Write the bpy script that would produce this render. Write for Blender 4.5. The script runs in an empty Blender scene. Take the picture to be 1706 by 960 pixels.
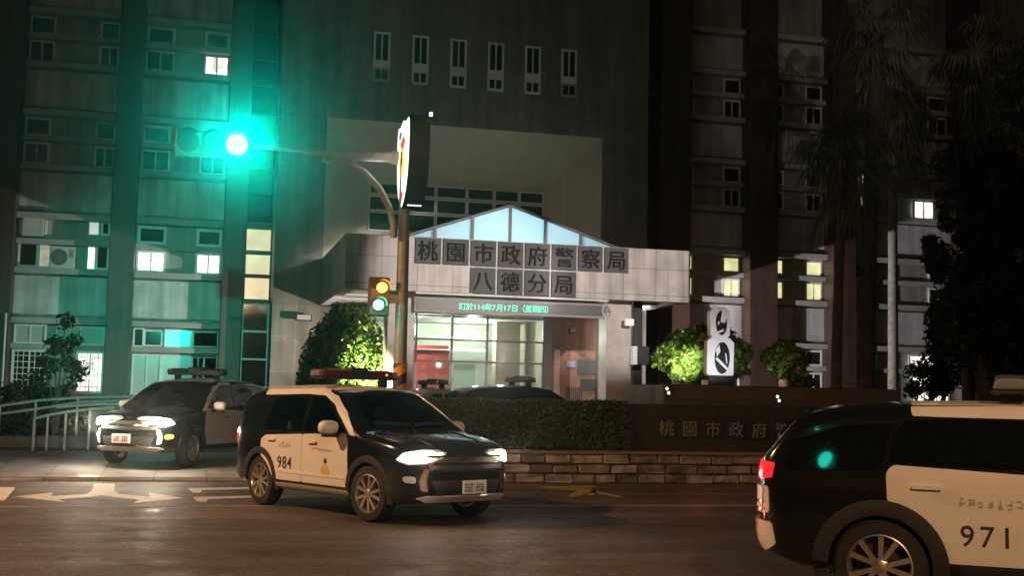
import bpy, bmesh, math, random
import numpy as np
from mathutils import Vector, Matrix
from mathutils.bvhtree import BVHTree
rnd = random.Random(7)
S = bpy.context.scene
COL = S.collection
R = math.radians
# ------------------------------------------------------------------ camera
# World frame: x runs along the facade to the right, y into the building, z up.
A = R(14.3)
def V3(*a): return Vector(a)
def to_world(X, Y, Z=0.0):          # from "straight ahead of the camera" axes to the facade frame
    px, py = X + 14.5653, Y - 40.0
    return V3(px * math.cos(A) + py * math.sin(A), -px * math.sin(A) + py * math.cos(A), Z)
F, PITCH, ROLL = 2050.0, math.atan(182 / 2050), 0.021
CAM = to_world(0, 0, 1.6)
def _dir(X, Y, Z): return to_world(X, Y, Z) - to_world(0, 0, 0)
_d = _dir(0, math.cos(PITCH), math.sin(PITCH))
_r0 = _dir(1, 0, 0); _u0 = _dir(0, -math.sin(PITCH), math.cos(PITCH))
_r = math.cos(ROLL) * _r0 + math.sin(ROLL) * _u0
_u = math.cos(ROLL) * _u0 - math.sin(ROLL) * _r0
cam = bpy.data.cameras.new("camera"); camo = bpy.data.objects.new("camera", cam); COL.objects.link(camo)
m = Matrix((_r, _u, -_d)).transposed().to_4x4(); m.translation = CAM
camo.matrix_world = m
cam.sensor_width = 36; cam.lens = 36 * F / 1706; cam.clip_end = 2000; cam.clip_start = 0.1
S.camera = camo
def at(x, y, n):                    # photograph point -> world point on the plane y = n
    v = _d + (x - 853) / F * _r - (y - 480) / F * _u
    return CAM + v * ((n - CAM.y) / v.y)
# ------------------------------------------------------------------ world, moon, exposure
W = bpy.data.worlds.new("World"); S.world = W; W.use_nodes = True
nt = W.node_tree; bg = nt.nodes["Background"]
sk = nt.nodes.new("ShaderNodeTexSky"); sk.sky_type = 'NISHITA'; sk.sun_disc = False
sk.sun_elevation = R(3); sk.sun_rotation = R(200); sk.air_density = 1.0
tint = nt.nodes.new("ShaderNodeMixRGB"); tint.blend_type = 'MULTIPLY'; tint.inputs[0].default_value = 1; tint.inputs[2].default_value = (1.0, 0.84, 0.68, 1)  # city glow
nt.links.new(sk.outputs[0], tint.inputs[1]); nt.links.new(tint.outputs[0], bg.inputs[0]); bg.inputs[1].default_value = 0.009
sun = bpy.data.lights.new("moon", 'SUN'); sun.energy = 0.006; sun.angle = R(0.5); sun.color = (0.85, 0.9, 1)
suno = bpy.data.objects.new("moon", sun); COL.objects.link(suno); suno.rotation_euler = (R(50), 0, R(-25))
S.view_settings.view_transform = 'Standard'; S.view_settings.look = 'None'
S.view_settings.exposure = 0; S.view_settings.gamma = 1; S.view_settings.use_curve_mapping = False
S.cycles.volume_bounces = 0; S.cycles.max_bounces = 6; S.cycles.diffuse_bounces = 3
S.cycles.sample_clamp_indirect = 3; S.cycles.caustics_reflective = False; S.cycles.caustics_refractive = False
S.cycles.use_denoising = True
HAZE = 0.0012  # density of the added air volume that makes lamps glow
def lamp(kind, name, p, power, col, radius=0.1, aim=None, cone=None, blend=0.3):
    l = bpy.data.lights.new(name, kind); l.energy = power; l.color = col; l.shadow_soft_size = radius
    o = bpy.data.objects.new(name, l); COL.objects.link(o); o.location = p
    if aim is not None: o.rotation_euler = (Vector(aim) - Vector(p)).to_track_quat('-Z', 'Y').to_euler()
    if cone: l.spot_size = R(cone); l.spot_blend = blend
    return o
WARM = (1.0, 0.55, 0.27); WHITE = (1.0, 0.9, 0.8)
# street lamps over the road, out of frame to the left and behind the camera
lamp('SPOT', "street_or_added_spot", to_world(-13.5, 14.5, 8.5), 7400, WARM, 0.12, to_world(-3.5, 16, 0), 88, 0.6)
lamp('SPOT', "street_or_added_spot", to_world(4, -4, 8.5), 4900, WARM, 0.15, to_world(2, 9.5, 0), 74, 0.6)
for px_, py_ in ((780, 462), (1040, 466)):
    lamp('SPOT', "street_or_added_spot", to_world(13, 8, 9.5), 24000, (1, 0.89, 0.82), 0.1, at(px_, py_, -8), 11.5, 0.55)  # added pair of narrow spots, cones shaped to brighten only the canopy front
lamp('SPOT', "street_or_added_spot", to_world(13, 8, 9.5), 3600, (1, 0.85, 0.70), 0.1, at(1530, 90, -9), 17, 1.0)  # added spot that only lifts the palm crowns
# lamps of the entrance, under the canopy: one all round, two floodlights towards the wings
lamp('POINT', "entrance_light", (13.3, -5.6, 2.78), 130, (1, 0.87, 0.78), 0.04)
lamp('SPOT', "entrance_floodlight", (13.25, -5.6, 2.78), 4200, (1, 0.88, 0.80), 0.04, (-1.0, 0.0, 4.4), 56, 0.75)
lamp('SPOT', "entrance_floodlight", (13.35, -5.6, 2.78), 8500, (1, 0.92, 0.90), 0.04, (26.5, 0.0, 4.4), 56, 0.75)
# green signal for the drivers leaving the yard, behind the camera
GREEN2 = V3(2.72, -39.2, 6.46)
lamp('SPOT', "green_signal_light", GREEN2 + V3(0, .17, 0), 17000, (0.0, 1, 0.70), 0.15, (2.6, 0, 3.0), 19, 1.0)
# ------------------------------------------------------------------ materials
MATS = {}
def mat(name, col, rough=0.6, metal=0.0, var=0.0, scale=4.0, bump=0.0, bscale=40.0, emit=None, estr=0.0, spec=0.5, coat=0.0):
    if name in MATS: return MATS[name]
    M = bpy.data.materials.new(name); M.use_nodes = True
    t = M.node_tree; b = t.nodes["Principled BSDF"]
    b.inputs["Base Color"].default_value = (*col, 1); b.inputs["Roughness"].default_value = rough
    b.inputs["Metallic"].default_value = metal; b.inputs["Specular IOR Level"].default_value = spec
    b.inputs["Coat Weight"].default_value = coat; b.inputs["Coat Roughness"].default_value = 0.05
    if emit: b.inputs["Emission Color"].default_value = (*emit, 1); b.inputs["Emission Strength"].default_value = estr
    if var or bump:
        tc = t.nodes.new("ShaderNodeTexCoord")
        if var:
            n = t.nodes.new("ShaderNodeTexNoise"); n.inputs["Scale"].default_value = scale; n.inputs["Detail"].default_value = 6
            r = t.nodes.new("ShaderNodeMapRange"); r.inputs[3].default_value = 1 - var; r.inputs[4].default_value = 1 + var
            r.inputs[1].default_value = 0.3; r.inputs[2].default_value = 0.7
            x = t.nodes.new("ShaderNodeMixRGB"); x.blend_type = 'MULTIPLY'; x.inputs[0].default_value = 1
            x.inputs[1].default_value = (*col, 1)
            t.links.new(tc.outputs["Object"], n.inputs[0]); t.links.new(n.outputs[0], r.inputs[0])
            t.links.new(r.outputs[0], x.inputs[2]); t.links.new(x.outputs[0], b.inputs["Base Color"])
        if bump:
            n2 = t.nodes.new("ShaderNodeTexNoise"); n2.inputs["Scale"].default_value = bscale; n2.inputs["Detail"].default_value = 5
            bp = t.nodes.new("ShaderNodeBump"); bp.inputs["Strength"].default_value = bump; bp.inputs["Distance"].default_value = 0.02
            t.links.new(tc.outputs["Object"], n2.inputs[0]); t.links.new(n2.outputs[0], bp.inputs["Height"])
            t.links.new(bp.outputs[0], b.inputs["Normal"])
    MATS[name] = M; return M
def tile_mat(name, col, grout, w, h, rough=0.5, var=0.1, axes='XZ', off=0.5, mortar=0.01, bump=0.3):
    M = bpy.data.materials.new(name); M.use_nodes = True
    t = M.node_tree; b = t.nodes["Principled BSDF"]; b.inputs["Roughness"].default_value = rough
    tc = t.nodes.new("ShaderNodeTexCoord"); sx = t.nodes.new("ShaderNodeSeparateXYZ"); cx = t.nodes.new("ShaderNodeCombineXYZ")
    t.links.new(tc.outputs["Object"], sx.inputs[0])
    if axes == 'XZ':
        add = t.nodes.new("ShaderNodeMath"); add.operation = 'ADD'
        t.links.new(sx.outputs[0], add.inputs[0]); t.links.new(sx.outputs[1], add.inputs[1])
        t.links.new(add.outputs[0], cx.inputs[0]); t.links.new(sx.outputs[2], cx.inputs[1])
    else:
        t.links.new(sx.outputs[0], cx.inputs[0]); t.links.new(sx.outputs[1], cx.inputs[1])
    br = t.nodes.new("ShaderNodeTexBrick"); br.offset = off
    c2 = tuple(c * (1 - var) for c in col); c1 = tuple(min(1, c * (1 + var)) for c in col)
    br.inputs["Color1"].default_value = (*c1, 1); br.inputs["Color2"].default_value = (*c2, 1); br.inputs["Mortar"].default_value = (*grout, 1)
    br.inputs["Scale"].default_value = 1; br.inputs["Brick Width"].default_value = w; br.inputs["Row Height"].default_value = h
    br.inputs["Mortar Size"].default_value = mortar; br.inputs["Bias"].default_value = 0
    t.links.new(cx.outputs[0], br.inputs["Vector"])
    n = t.nodes.new("ShaderNodeTexNoise"); n.inputs["Scale"].default_value = 1.3; n.inputs["Detail"].default_value = 8
    r = t.nodes.new("ShaderNodeMapRange"); r.inputs[1].default_value = 0.3; r.inputs[2].default_value = 0.7; r.inputs[3].default_value = 0.75; r.inputs[4].default_value = 1.2
    x = t.nodes.new("ShaderNodeMixRGB"); x.blend_type = 'MULTIPLY'; x.inputs[0].default_value = 1
    t.links.new(tc.outputs["Object"], n.inputs[0]); t.links.new(n.outputs[0], r.inputs[0])
    mp = t.nodes.new("ShaderNodeMapping"); mp.inputs["Scale"].default_value = (2.2, 2.2, 0.12) if axes == 'XZ' else (1, 1, 1)
    n3 = t.nodes.new("ShaderNodeTexNoise"); n3.inputs["Scale"].default_value = 1.6; n3.inputs["Detail"].default_value = 5
    r3 = t.nodes.new("ShaderNodeMapRange"); r3.inputs[1].default_value = 0.36; r3.inputs[2].default_value = 0.6; r3.inputs[3].default_value = 0.66; r3.inputs[4].default_value = 1.1
    x3 = t.nodes.new("ShaderNodeMixRGB"); x3.blend_type = 'MULTIPLY'; x3.inputs[0].default_value = 0.8
    t.links.new(tc.outputs["Object"], mp.inputs[0]); t.links.new(mp.outputs[0], n3.inputs[0]); t.links.new(n3.outputs[0], r3.inputs[0])
    t.links.new(br.outputs["Color"], x.inputs[1]); t.links.new(r.outputs[0], x.inputs[2]); t.links.new(x.outputs[0], x3.inputs[1]); t.links.new(r3.outputs[0], x3.inputs[2]); t.links.new(x3.outputs[0], b.inputs["Base Color"])
    bp = t.nodes.new("ShaderNodeBump"); bp.inputs["Strength"].default_value = bump; bp.inputs["Distance"].default_value = 0.01; bp.invert = True
    t.links.new(br.outputs["Fac"], bp.inputs["Height"]); t.links.new(bp.outputs[0], b.inputs["Normal"])
    return M
def lit_mat(name, col, strength, blotch=0.35, scale=3.0):      # a lit window: the room behind it seen through frosted glass
    M = bpy.data.materials.new(name); M.use_nodes = True
    t = M.node_tree; b = t.nodes["Principled BSDF"]; b.inputs["Base Color"].default_value = (0.3, 0.3, 0.28, 1); b.inputs["Roughness"].default_value = 0.2
    tc = t.nodes.new("ShaderNodeTexCoord"); n = t.nodes.new("ShaderNodeTexNoise"); n.inputs["Scale"].default_value = scale; n.inputs["Detail"].default_value = 3
    r = t.nodes.new("ShaderNodeMapRange"); r.inputs[1].default_value = 0.35; r.inputs[2].default_value = 0.65
    r.inputs[3].default_value = strength * (1 - blotch); r.inputs[4].default_value = strength * (1 + blotch)
    b.inputs["Emission Color"].default_value = (*col, 1)
    t.links.new(tc.outputs["Object"], n.inputs[0]); t.links.new(n.outputs[0], r.inputs[0]); t.links.new(r.outputs[0], b.inputs["Emission Strength"])
    return M
def leaf_mat(name, col, rough=0.45, var=0.5):
    M = bpy.data.materials.new(name); M.use_nodes = True
    t = M.node_tree; b = t.nodes["Principled BSDF"]; b.inputs["Roughness"].default_value = rough
    g = t.nodes.new("ShaderNodeNewGeometry"); r = t.nodes.new("ShaderNodeMapRange"); r.inputs[3].default_value = 1 - var; r.inputs[4].default_value = 1 + var
    x = t.nodes.new("ShaderNodeMixRGB"); x.blend_type = 'MULTIPLY'; x.inputs[0].default_value = 1; x.inputs[1].default_value = (*col, 1)
    t.links.new(g.outputs["Random Per Island"], r.inputs[0]); t.links.new(r.outputs[0], x.inputs[2]); t.links.new(x.outputs[0], b.inputs["Base Color"])
    tr = t.nodes.new("ShaderNodeBsdfTranslucent"); mx = t.nodes.new("ShaderNodeMixShader"); mx.inputs[0].default_value = 0.3
    t.links.new(x.outputs[0], tr.inputs[0]); t.links.new(b.outputs[0], mx.inputs[1]); t.links.new(tr.outputs[0], mx.inputs[2])
    t.links.new(mx.outputs[0], t.nodes["Material Output"].inputs[0])
    return M
m_asphalt = bpy.data.materials.new("asphalt"); m_asphalt.use_nodes = True
def _asphalt(M):
    t = M.node_tree; b = t.nodes["Principled BSDF"]; tc = t.nodes.new("ShaderNodeTexCoord"); L = t.links.new
    def noise(sc, det, lo, hi, a, c, vec=None):
        n = t.nodes.new("ShaderNodeTexNoise"); n.inputs["Scale"].default_value = sc; n.inputs["Detail"].default_value = det
        r = t.nodes.new("ShaderNodeMapRange"); r.inputs[1].default_value = lo; r.inputs[2].default_value = hi; r.inputs[3].default_value = a; r.inputs[4].default_value = c
        L(vec or tc.outputs["Object"], n.inputs[0]); L(n.outputs[0], r.inputs[0]); return n, r.outputs[0]
    mp = t.nodes.new("ShaderNodeMapping"); mp.inputs["Scale"].default_value = (0.06, 1.5, 1); L(tc.outputs["Object"], mp.inputs[0])
    _, big = noise(0.35, 5, .35, .65, .65, 1.3); _, track = noise(1.0, 4, .38, .62, .72, 1.25, mp.outputs[0])
    _, fine = noise(40, 2, .40, .60, .45, 1.6); gr, spark = noise(130, 2, .62, .74, 1.0, 2.6); _, spot = noise(1.7, 3, .60, .68, 1.0, .6)
    _, grain = noise(13, 3, .38, .62, .72, 1.28)
    prev = None
    for f in (big, track, grain, fine, spark, spot):
        if prev is None: prev = f; continue
        m_ = t.nodes.new("ShaderNodeMath"); m_.operation = 'MULTIPLY'; L(prev, m_.inputs[0]); L(f, m_.inputs[1]); prev = m_.outputs[0]
    x = t.nodes.new("ShaderNodeMixRGB"); x.blend_type = 'MULTIPLY'; x.inputs[0].default_value = 1; x.inputs[1].default_value = (0.088, 0.069, 0.057, 1)
    L(prev, x.inputs[2]); L(x.outputs[0], b.inputs["Base Color"])
    _, ro = noise(2.2, 4, .3, .7, .42, .72); L(ro, b.inputs["Roughness"])
    bp = t.nodes.new("ShaderNodeBump"); bp.inputs["Strength"].default_value = .8; bp.inputs["Distance"].default_value = .012; L(gr.outputs[0], bp.inputs["Height"]); L(bp.outputs[0], b.inputs["Normal"])
_asphalt(m_asphalt)
m_paint = mat("road_paint", (0.55, 0.53, 0.48), 0.6, var=0.3, scale=9)
m_yellow = mat("yellow_paint", (0.32, 0.24, 0.07), 0.6, var=0.35, scale=9)
m_kerb = mat("kerb_stone", (0.26, 0.25, 0.23), 0.7, var=0.2, scale=5)
m_pave = tile_mat("paving_slabs", (0.30, 0.29, 0.28), (0.10, 0.10, 0.10), 0.9, 0.6, 0.38, 0.15, 'XY', 0.0, 0.014)
m_yard = mat("yard_asphalt", (0.12, 0.12, 0.115), 0.6, var=0.25, scale=1.2)
m_col = tile_mat("brown_tile", (0.072, 0.038, 0.031), (0.055, 0.036, 0.031), 0.22, 0.07, 0.42, 0.08, mortar=0.006)
m_wall = tile_mat("grey_tile", (0.33, 0.33, 0.31), (0.24, 0.24, 0.23), 0.22, 0.07, 0.45, 0.05, mortar=0.005)
m_span = tile_mat("pale_grey_tile", (0.52, 0.53, 0.54), (0.42, 0.42, 0.42), 0.22, 0.07, 0.45, 0.03, mortar=0.005)
m_block = tile_mat("block_tile", (0.17, 0.145, 0.12), (0.12, 0.105, 0.09), 0.24, 0.07, 0.5, 0.1, mortar=0.008)
m_cream = mat("cream_stone", (0.46, 0.42, 0.30), 0.5, var=0.12, scale=1.5, bump=0.1, bscale=12)
m_granite = mat("pale_granite", (0.60, 0.56, 0.53), 0.4, var=0.14, scale=3.5, bump=0.08, bscale=90)
m_brick = tile_mat("red_brick_tile", (0.34, 0.17, 0.12), (0.25, 0.17, 0.13), 0.24, 0.07, 0.45, 0.1, mortar=0.007)
m_mull = mat("mullion_grey", (0.22, 0.22, 0.21), 0.4)
m_frame = mat("white_aluminium", (0.74, 0.75, 0.74), 0.4, var=0.08)
m_steel = mat("brushed_steel", (0.82, 0.83, 0.82), 0.3, 0.55, var=0.1, scale=14)
m_dark = mat("dark_metal", (0.018, 0.018, 0.018), 0.4, var=0.2)
m_glass = mat("dark_window_glass", (0.010, 0.013, 0.013), 0.06, spec=0.6)
m_lit_w = lit_mat("window_white_light", (1.0, 0.93, 0.80), 1.5, 0.5, 4)
m_lit_y = lit_mat("window_yellow_light", (0.93, 0.90, 0.45), 0.85, 0.18, 3)
m_lit_dim = lit_mat("window_dim_light", (1.0, 0.82, 0.62), 0.33, 0.35, 4)
m_lit_stair = lit_mat("stairwell_light", (0.95, 0.88, 0.52), 0.72, 0.12, 2)
m_cabglass = bpy.data.materials.new("cabin_glass"); m_cabglass.use_nodes = True
def _glass(M, tint):
    t = M.node_tree; t.nodes.remove(t.nodes["Principled BSDF"]); a = t.nodes.new("ShaderNodeBsdfTransparent"); a.inputs[0].default_value = tint
    g = t.nodes.new("ShaderNodeBsdfGlossy"); g.inputs["Roughness"].default_value = 0.03; fr = t.nodes.new("ShaderNodeFresnel"); fr.inputs[0].default_value = 1.5; mx = t.nodes.new("ShaderNodeMixShader")
    t.links.new(fr.outputs[0], mx.inputs[0]); t.links.new(a.outputs[0], mx.inputs[1]); t.links.new(g.outputs[0], mx.inputs[2]); t.links.new(mx.outputs[0], t.nodes["Material Output"].inputs[0])
_glass(m_cabglass, (0.55, 0.58, 0.56, 1))
m_seat = mat("seat_fabric", (0.10, 0.095, 0.09), 0.85, var=0.15, scale=20)
m_blackp = mat("black_car_paint", (0.006, 0.0065, 0.007), 0.18, coat=0.6)
m_whitep = mat("white_car_paint", (0.72, 0.70, 0.66), 0.3, coat=0.35, var=0.03, scale=2)
m_carglass = mat("car_glass", (0.004, 0.005, 0.005), 0.03, spec=0.6)
m_plastic = mat("black_plastic", (0.02, 0.02, 0.02), 0.55, var=0.2, scale=30)
m_rubber = mat("tyre_rubber", (0.016, 0.016, 0.016), 0.8, var=0.3, scale=20)
m_alloy = mat("alloy_wheel", (0.62, 0.58, 0.52), 0.28, 0.85)
m_chrome = mat("chrome", (0.8, 0.8, 0.8), 0.12, 1.0)
m_silver = mat("silver_trim", (0.62, 0.62, 0.62), 0.35, 0.4)
m_head = mat("headlamp_on", (0.8, 0.8, 0.8), 0.2, emit=(1.0, 0.9, 0.74), estr=14)
m_headw = mat("headlamp_clear", (0.5, 0.5, 0.5), 0.1, 0.3)
m_tail = mat("tail_lamp", (0.45, 0.01, 0.015), 0.15, emit=(1.0, 0.03, 0.04), estr=0.8)
m_amber = mat("amber_lamp", (0.8, 0.4, 0.05), 0.2, emit=(1.0, 0.42, 0.05), estr=4)
m_redlens = mat("red_lens", (0.13, 0.012, 0.012), 0.15)
m_bluelens = mat("blue_lens", (0.05, 0.09, 0.30), 0.12)
m_text = mat("dark_lettering", (0.03, 0.03, 0.035), 0.5)
m_textg = mat("faded_lettering", (0.46, 0.42, 0.37), 0.5)
m_gold = mat("gold_lettering", (0.55, 0.36, 0.08), 0.4)
m_plate = mat("number_plate", (0.72, 0.72, 0.74), 0.35)
m_pole = mat("galvanised_pole", (0.30, 0.28, 0.26), 0.5, 0.3, var=0.2, scale=8)
m_bark = mat("bark", (0.13, 0.105, 0.08), 0.9, var=0.4, scale=8, bump=0.6, bscale=14)
m_leaf = leaf_mat("shrub_leaf", (0.10, 0.17, 0.035))
m_hedge = leaf_mat("hedge_leaf", (0.055, 0.075, 0.022), 0.6)
m_treeleaf = leaf_mat("tree_leaf", (0.035, 0.055, 0.02), 0.5)
m_palm = leaf_mat("palm_leaf", (0.20, 0.19, 0.12), 0.6)
# ------------------------------------------------------------------ mesh helpers
class MB:
    def __init__(s): s.v = []; s.f = []
    def add(s, vs, fs):
        k = len(s.v); s.v += [tuple(v) for v in vs]; s.f += [tuple(i + k for i in f) for f in fs]; return s
    def box(s, x0, x1, y0, y1, z0, z1):
        return s.add([(x0, y0, z0), (x1, y0, z0), (x1, y1, z0), (x0, y1, z0), (x0, y0, z1), (x1, y0, z1), (x1, y1, z1), (x0, y1, z1)],
                     [(0, 3, 2, 1), (4, 5, 6, 7), (0, 1, 5, 4), (1, 2, 6, 5), (2, 3, 7, 6), (3, 0, 4, 7)])
    def prism(s, pts, axis, a, b):      # polygon in the plane across `axis`, extruded from a to b
        n = len(pts)
        def P(p, t): return {'x': (t, p[0], p[1]), 'y': (p[0], t, p[1]), 'z': (p[0], p[1], t)}[axis]
        return s.add([P(p, a) for p in pts] + [P(p, b) for p in pts],
                     [tuple(range(n - 1, -1, -1)), tuple(range(n, 2 * n))] + [(i, (i + 1) % n, n + (i + 1) % n, n + i) for i in range(n)])
    def tube(s, pts, rads, seg=10, cap=True):
        pts = [Vector(p) for p in pts]; rings = []
        if not isinstance(rads, (list, tuple)): rads = [rads] * len(pts)
        prev = None; vs = []; fs = []
        for i, p in enumerate(pts):
            t = (pts[min(i + 1, len(pts) - 1)] - pts[max(i - 1, 0)]).normalized()
            a = prev if prev is not None and abs(prev.dot(t)) < 0.95 else (Vector((0, 0, 1)) if abs(t.z) < 0.9 else Vector((1, 0, 0)))
            a = (a - t * a.dot(t)).normalized(); prev = a; b = t.cross(a)
            for k in range(seg):
                w = 2 * math.pi * k / seg; vs.append(p + (a * math.cos(w) + b * math.sin(w)) * rads[i])
        for i in range(len(pts) - 1):
            for k in range(seg):
                fs.append((i * seg + k, i * seg + (k + 1) % seg, (i + 1) * seg + (k + 1) % seg, (i + 1) * seg + k))
        if cap: fs += [tuple(range(seg - 1, -1, -1)), tuple((len(pts) - 1) * seg + k for k in range(seg))]
        return s.add(vs, fs)
    def lathe(s, prof, c=(0, 0, 0), axis='z', seg=24):
        vs = []; fs = []; n = len(prof)
        for k in range(seg):
            w = 2 * math.pi * k / seg; ca, sa = math.cos(w), math.sin(w)
            for r, h in prof:
                q = {'z': (r * ca, r * sa, h), 'y': (r * ca, h, r * sa), 'x': (h, r * ca, r * sa)}[axis]
                vs.append((q[0] + c[0], q[1] + c[1], q[2] + c[2]))
        for k in range(seg):
            for i in range(n - 1):
                fs.append((k * n + i, ((k + 1) % seg) * n + i, ((k + 1) % seg) * n + i + 1, k * n + i + 1))
        return s.add(vs, fs)
    def build(s, name, material, parent=None, smooth=False, bevel=0.0, clean=False):
        me = bpy.data.meshes.new(name); me.from_pydata(s.v, [], s.f); me.update()
        if bevel or clean:
            b = bmesh.new(); b.from_mesh(me)
            if clean: bmesh.ops.remove_doubles(b, verts=b.verts, dist=1e-5)
            bmesh.ops.recalc_face_normals(b, faces=b.faces)
            if bevel: bmesh.ops.bevel(b, geom=[e for e in b.edges if len(e.link_faces) == 2 and e.calc_face_angle() > 0.5], offset=bevel, segments=2, affect='EDGES', profile=0.5)
            b.to_mesh(me); b.free()
        if smooth:
            me.shade_smooth(); me.set_sharp_from_angle(angle=R(38))
        me.materials.append(material)
        o = bpy.data.objects.new(name, me); COL.objects.link(o)
        if parent: o.parent = parent
        return o
def empty(name, loc=(0, 0, 0), rz=0.0):
    o = bpy.data.objects.new(name, None); COL.objects.link(o); o.location = loc; o.rotation_euler = (0, 0, rz); o.empty_display_size = 0.2
    return o
def tag(o, label=None, cat=None, group=None, kind=None):
    if label: o["label"] = label
    if cat: o["category"] = cat
    if group: o["group"] = group
    if kind: o["kind"] = kind
    return o
def bx(name, material, parent, x0, x1, y0, y1, z0, z1, bevel=0.0):
    return MB().box(min(x0, x1), max(x0, x1), min(y0, y1), max(y0, y1), min(z0, z1), max(z0, z1)).build(name, material, parent, bevel=bevel)
def copy_tree(o, parent=None):
    c = o.copy(); COL.objects.link(c)
    if parent: c.parent = parent
    for ch in o.children: copy_tree(ch, c)
    return c
_gl = {}
def glyph(ch):                      # the outline of one written character as triangles in a unit box
    if ch in _gl: return _gl[ch]
    c = bpy.data.curves.new("t", 'FONT'); c.body = ch; c.resolution_u = 3; c.offset = 0.004
    o = bpy.data.objects.new("t", c); COL.objects.link(o); bpy.context.view_layer.update()
    me = bpy.data.meshes.new_from_object(o.evaluated_get(bpy.context.evaluated_depsgraph_get()))
    vs = [(v.co.x, v.co.y) for v in me.vertices]; fs = [tuple(p.vertices) for p in me.polygons]
    bpy.data.objects.remove(o); bpy.data.curves.remove(c); bpy.data.meshes.remove(me)
    _gl[ch] = (vs, fs); return _gl[ch]
def write(mb, text, x, z, size, fn, adv=1.0):  # lay characters from x, baseline z; fn maps (a, b) -> 3D
    for ch in text:
        vs, fs = glyph(ch)
        w = size * (adv if ord(ch) > 0x2000 else 0.56 * adv)
        if fs: mb.add([fn(x + a * size, z + b * size) for a, b in vs], fs)
        x += w
    return x
def thick_glyph(mb, ch, cx, cz, size, y0, y1):   # a raised character facing -y
    vs, fs = glyph(ch); n = len(vs)
    P = [(cx + (a - 0.5) * size, cz + (b - 0.38) * size) for a, b in vs]
    from collections import Counter
    E = Counter()
    for f in fs:
        for i in range(len(f)): E[(f[i], f[(i + 1) % len(f)])] += 1
    side = [(a, b, b + n, a + n) for (a, b) in E if (b, a) not in E]
    mb.add([(p[0], y0, p[1]) for p in P] + [(p[0], y1, p[1]) for p in P], list(fs) + side)
# ------------------------------------------------------------------ ground
tag(MB().add([(-400, -500, -0.03), (500, -500, -0.03), (500, 500, -0.03), (-400, 500, -0.03)], [(0, 1, 2, 3)]).build("ground", m_yard), kind="structure")
tag(MB().add([(-300, -46, 0), (400, -46, 0), (400, -19.85, 0), (-300, -19.85, 0)], [(0, 1, 2, 3)]).build("road", m_asphalt), kind="structure")
YZ = 0.19
mb = MB().prism([(-19.85, -0.02), (-19.85, 0.03), (-19.8, 0.07), (-16.5, YZ), (-13.0, YZ), (-13.0, -0.02)], 'x', -40, 9.35)
tag(mb.build("driveway_paving", m_pave), kind="structure")
tag(bx("yard_surface", m_yard, None, -60, 80, -13.0, 12, -0.02, YZ - 0.004), kind="structure")
tag(bx("gutter_strip", m_kerb, None, -300, 400, -24.62, -24.5, 0.0, 0.004), kind="structure")
mk = MB()
def gp(x, y, z=0.005):              # photograph point -> road surface
    v = _d + (x - 853) / F * _r - (y - 480) / F * _u
    p = CAM + v * ((z - CAM.z) / v.z); return (p.x, p.y, z)
# two-way turn arrow in front of the driveway
sh = [(157, 807), (191, 807), (190, 818), (199, 824), (249, 828.5), (248, 821), (307, 830.5), (222, 839), (231, 833), (191, 829), (169, 826), (146, 829), (96, 832.5), (108, 837), (24, 828), (88, 821), (85, 827), (144, 824), (153, 818)]
mk.add([gp(*p_, 0.004) for p_ in sh], [tuple(range(len(sh)))])
tag(mk.build("turn_arrow", m_paint), "white two way turn arrow painted on the road before the driveway", "road marking")
mk = MB()
for P in ([(-6, 812), (26, 813), (8, 834), (-14, 834)],):
    mk.add([gp(*p) for p in P], [(0, 1, 2, 3)])
tag(mk.build("lane_bar", m_paint), "slanted white bar painted at the far left of the road", "road marking")
mk = MB()
for P in ([(313, 814), (420, 812), (424, 815), (336, 817), (334, 822), (320, 821)], [(322, 829), (440, 826), (440, 829), (346, 832), (344, 837), (328, 836)]):
    mk.add([gp(*p) for p in P], [tuple(range(6))])
tag(mk.build("box_marking", m_paint), "pair of thin white box lines painted under the police car numbered 984", "road marking")
mk = MB()
for P in ([(900, 811), (990, 810), (998, 813), (905, 814)], [(905, 815), (975, 814), (1042, 829), (1030, 830), (985, 821), (955, 829), (945, 828), (962, 818)], [(985, 818), (996, 817), (990, 826), (978, 826)]):
    mk.add([gp(*p) for p in P], [tuple(range(len(P)))])
tag(mk.build("worn_marking", m_yellow), "worn yellow road marking beside the stone wall", "road marking")
mk = MB().add([(-300, -24.85, 0.004), (400, -24.85, 0.004), (400, -24.78, 0.004), (-300, -24.78, 0.004)], [(0, 1, 2, 3)])
tag(mk.build("edge_line", mat("worn_line", (0.17, 0.15, 0.13), 0.6, var=0.6, scale=2)), "worn pale edge line running along the whole road", "road marking")

# ------------------------------------------------------------------ the police building
BLD = tag(empty("police_building", (13, 0, 0)), "brown and grey police building with pale panels between tall columns", "building")
def B(name, material, x0, x1, y0, y1, z0, z1, bevel=0.0, parent=None):
    o = bx(name, material, parent or BLD, x0 - 13, x1 - 13, y0, y1, z0, z1, bevel); return o
TOP = 19.0
def window(u0, u1, z0, z1, n, pane=None, mull=1, fw=0.07, frame=None, name="window"):
    f = MB(); d = 0.07
    a, b = u0 - 13, u1 - 13
    f.box(a, a + fw, n - d, n, z0, z1).box(b - fw, b, n - d, n, z0, z1).box(a + fw, b - fw, n - d, n, z1 - fw, z1).box(a + fw, b - fw, n - d, n, z0, z0 + fw)
    for k in range(mull):
        c = a + (b - a) * (k + 1) / (mull + 1); f.box(c - fw * 0.35, c + fw * 0.35, n - d * 0.8, n, z0 + fw, z1 - fw)
    o = f.build(name, frame or m_frame, BLD)
    MB().box(a + fw * 0.6, b - fw * 0.6, n - 0.03, n - 0.01, z0 + fw * 0.6, z1 - fw * 0.6).build("pane", pane or m_glass, o)
    return o
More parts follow.
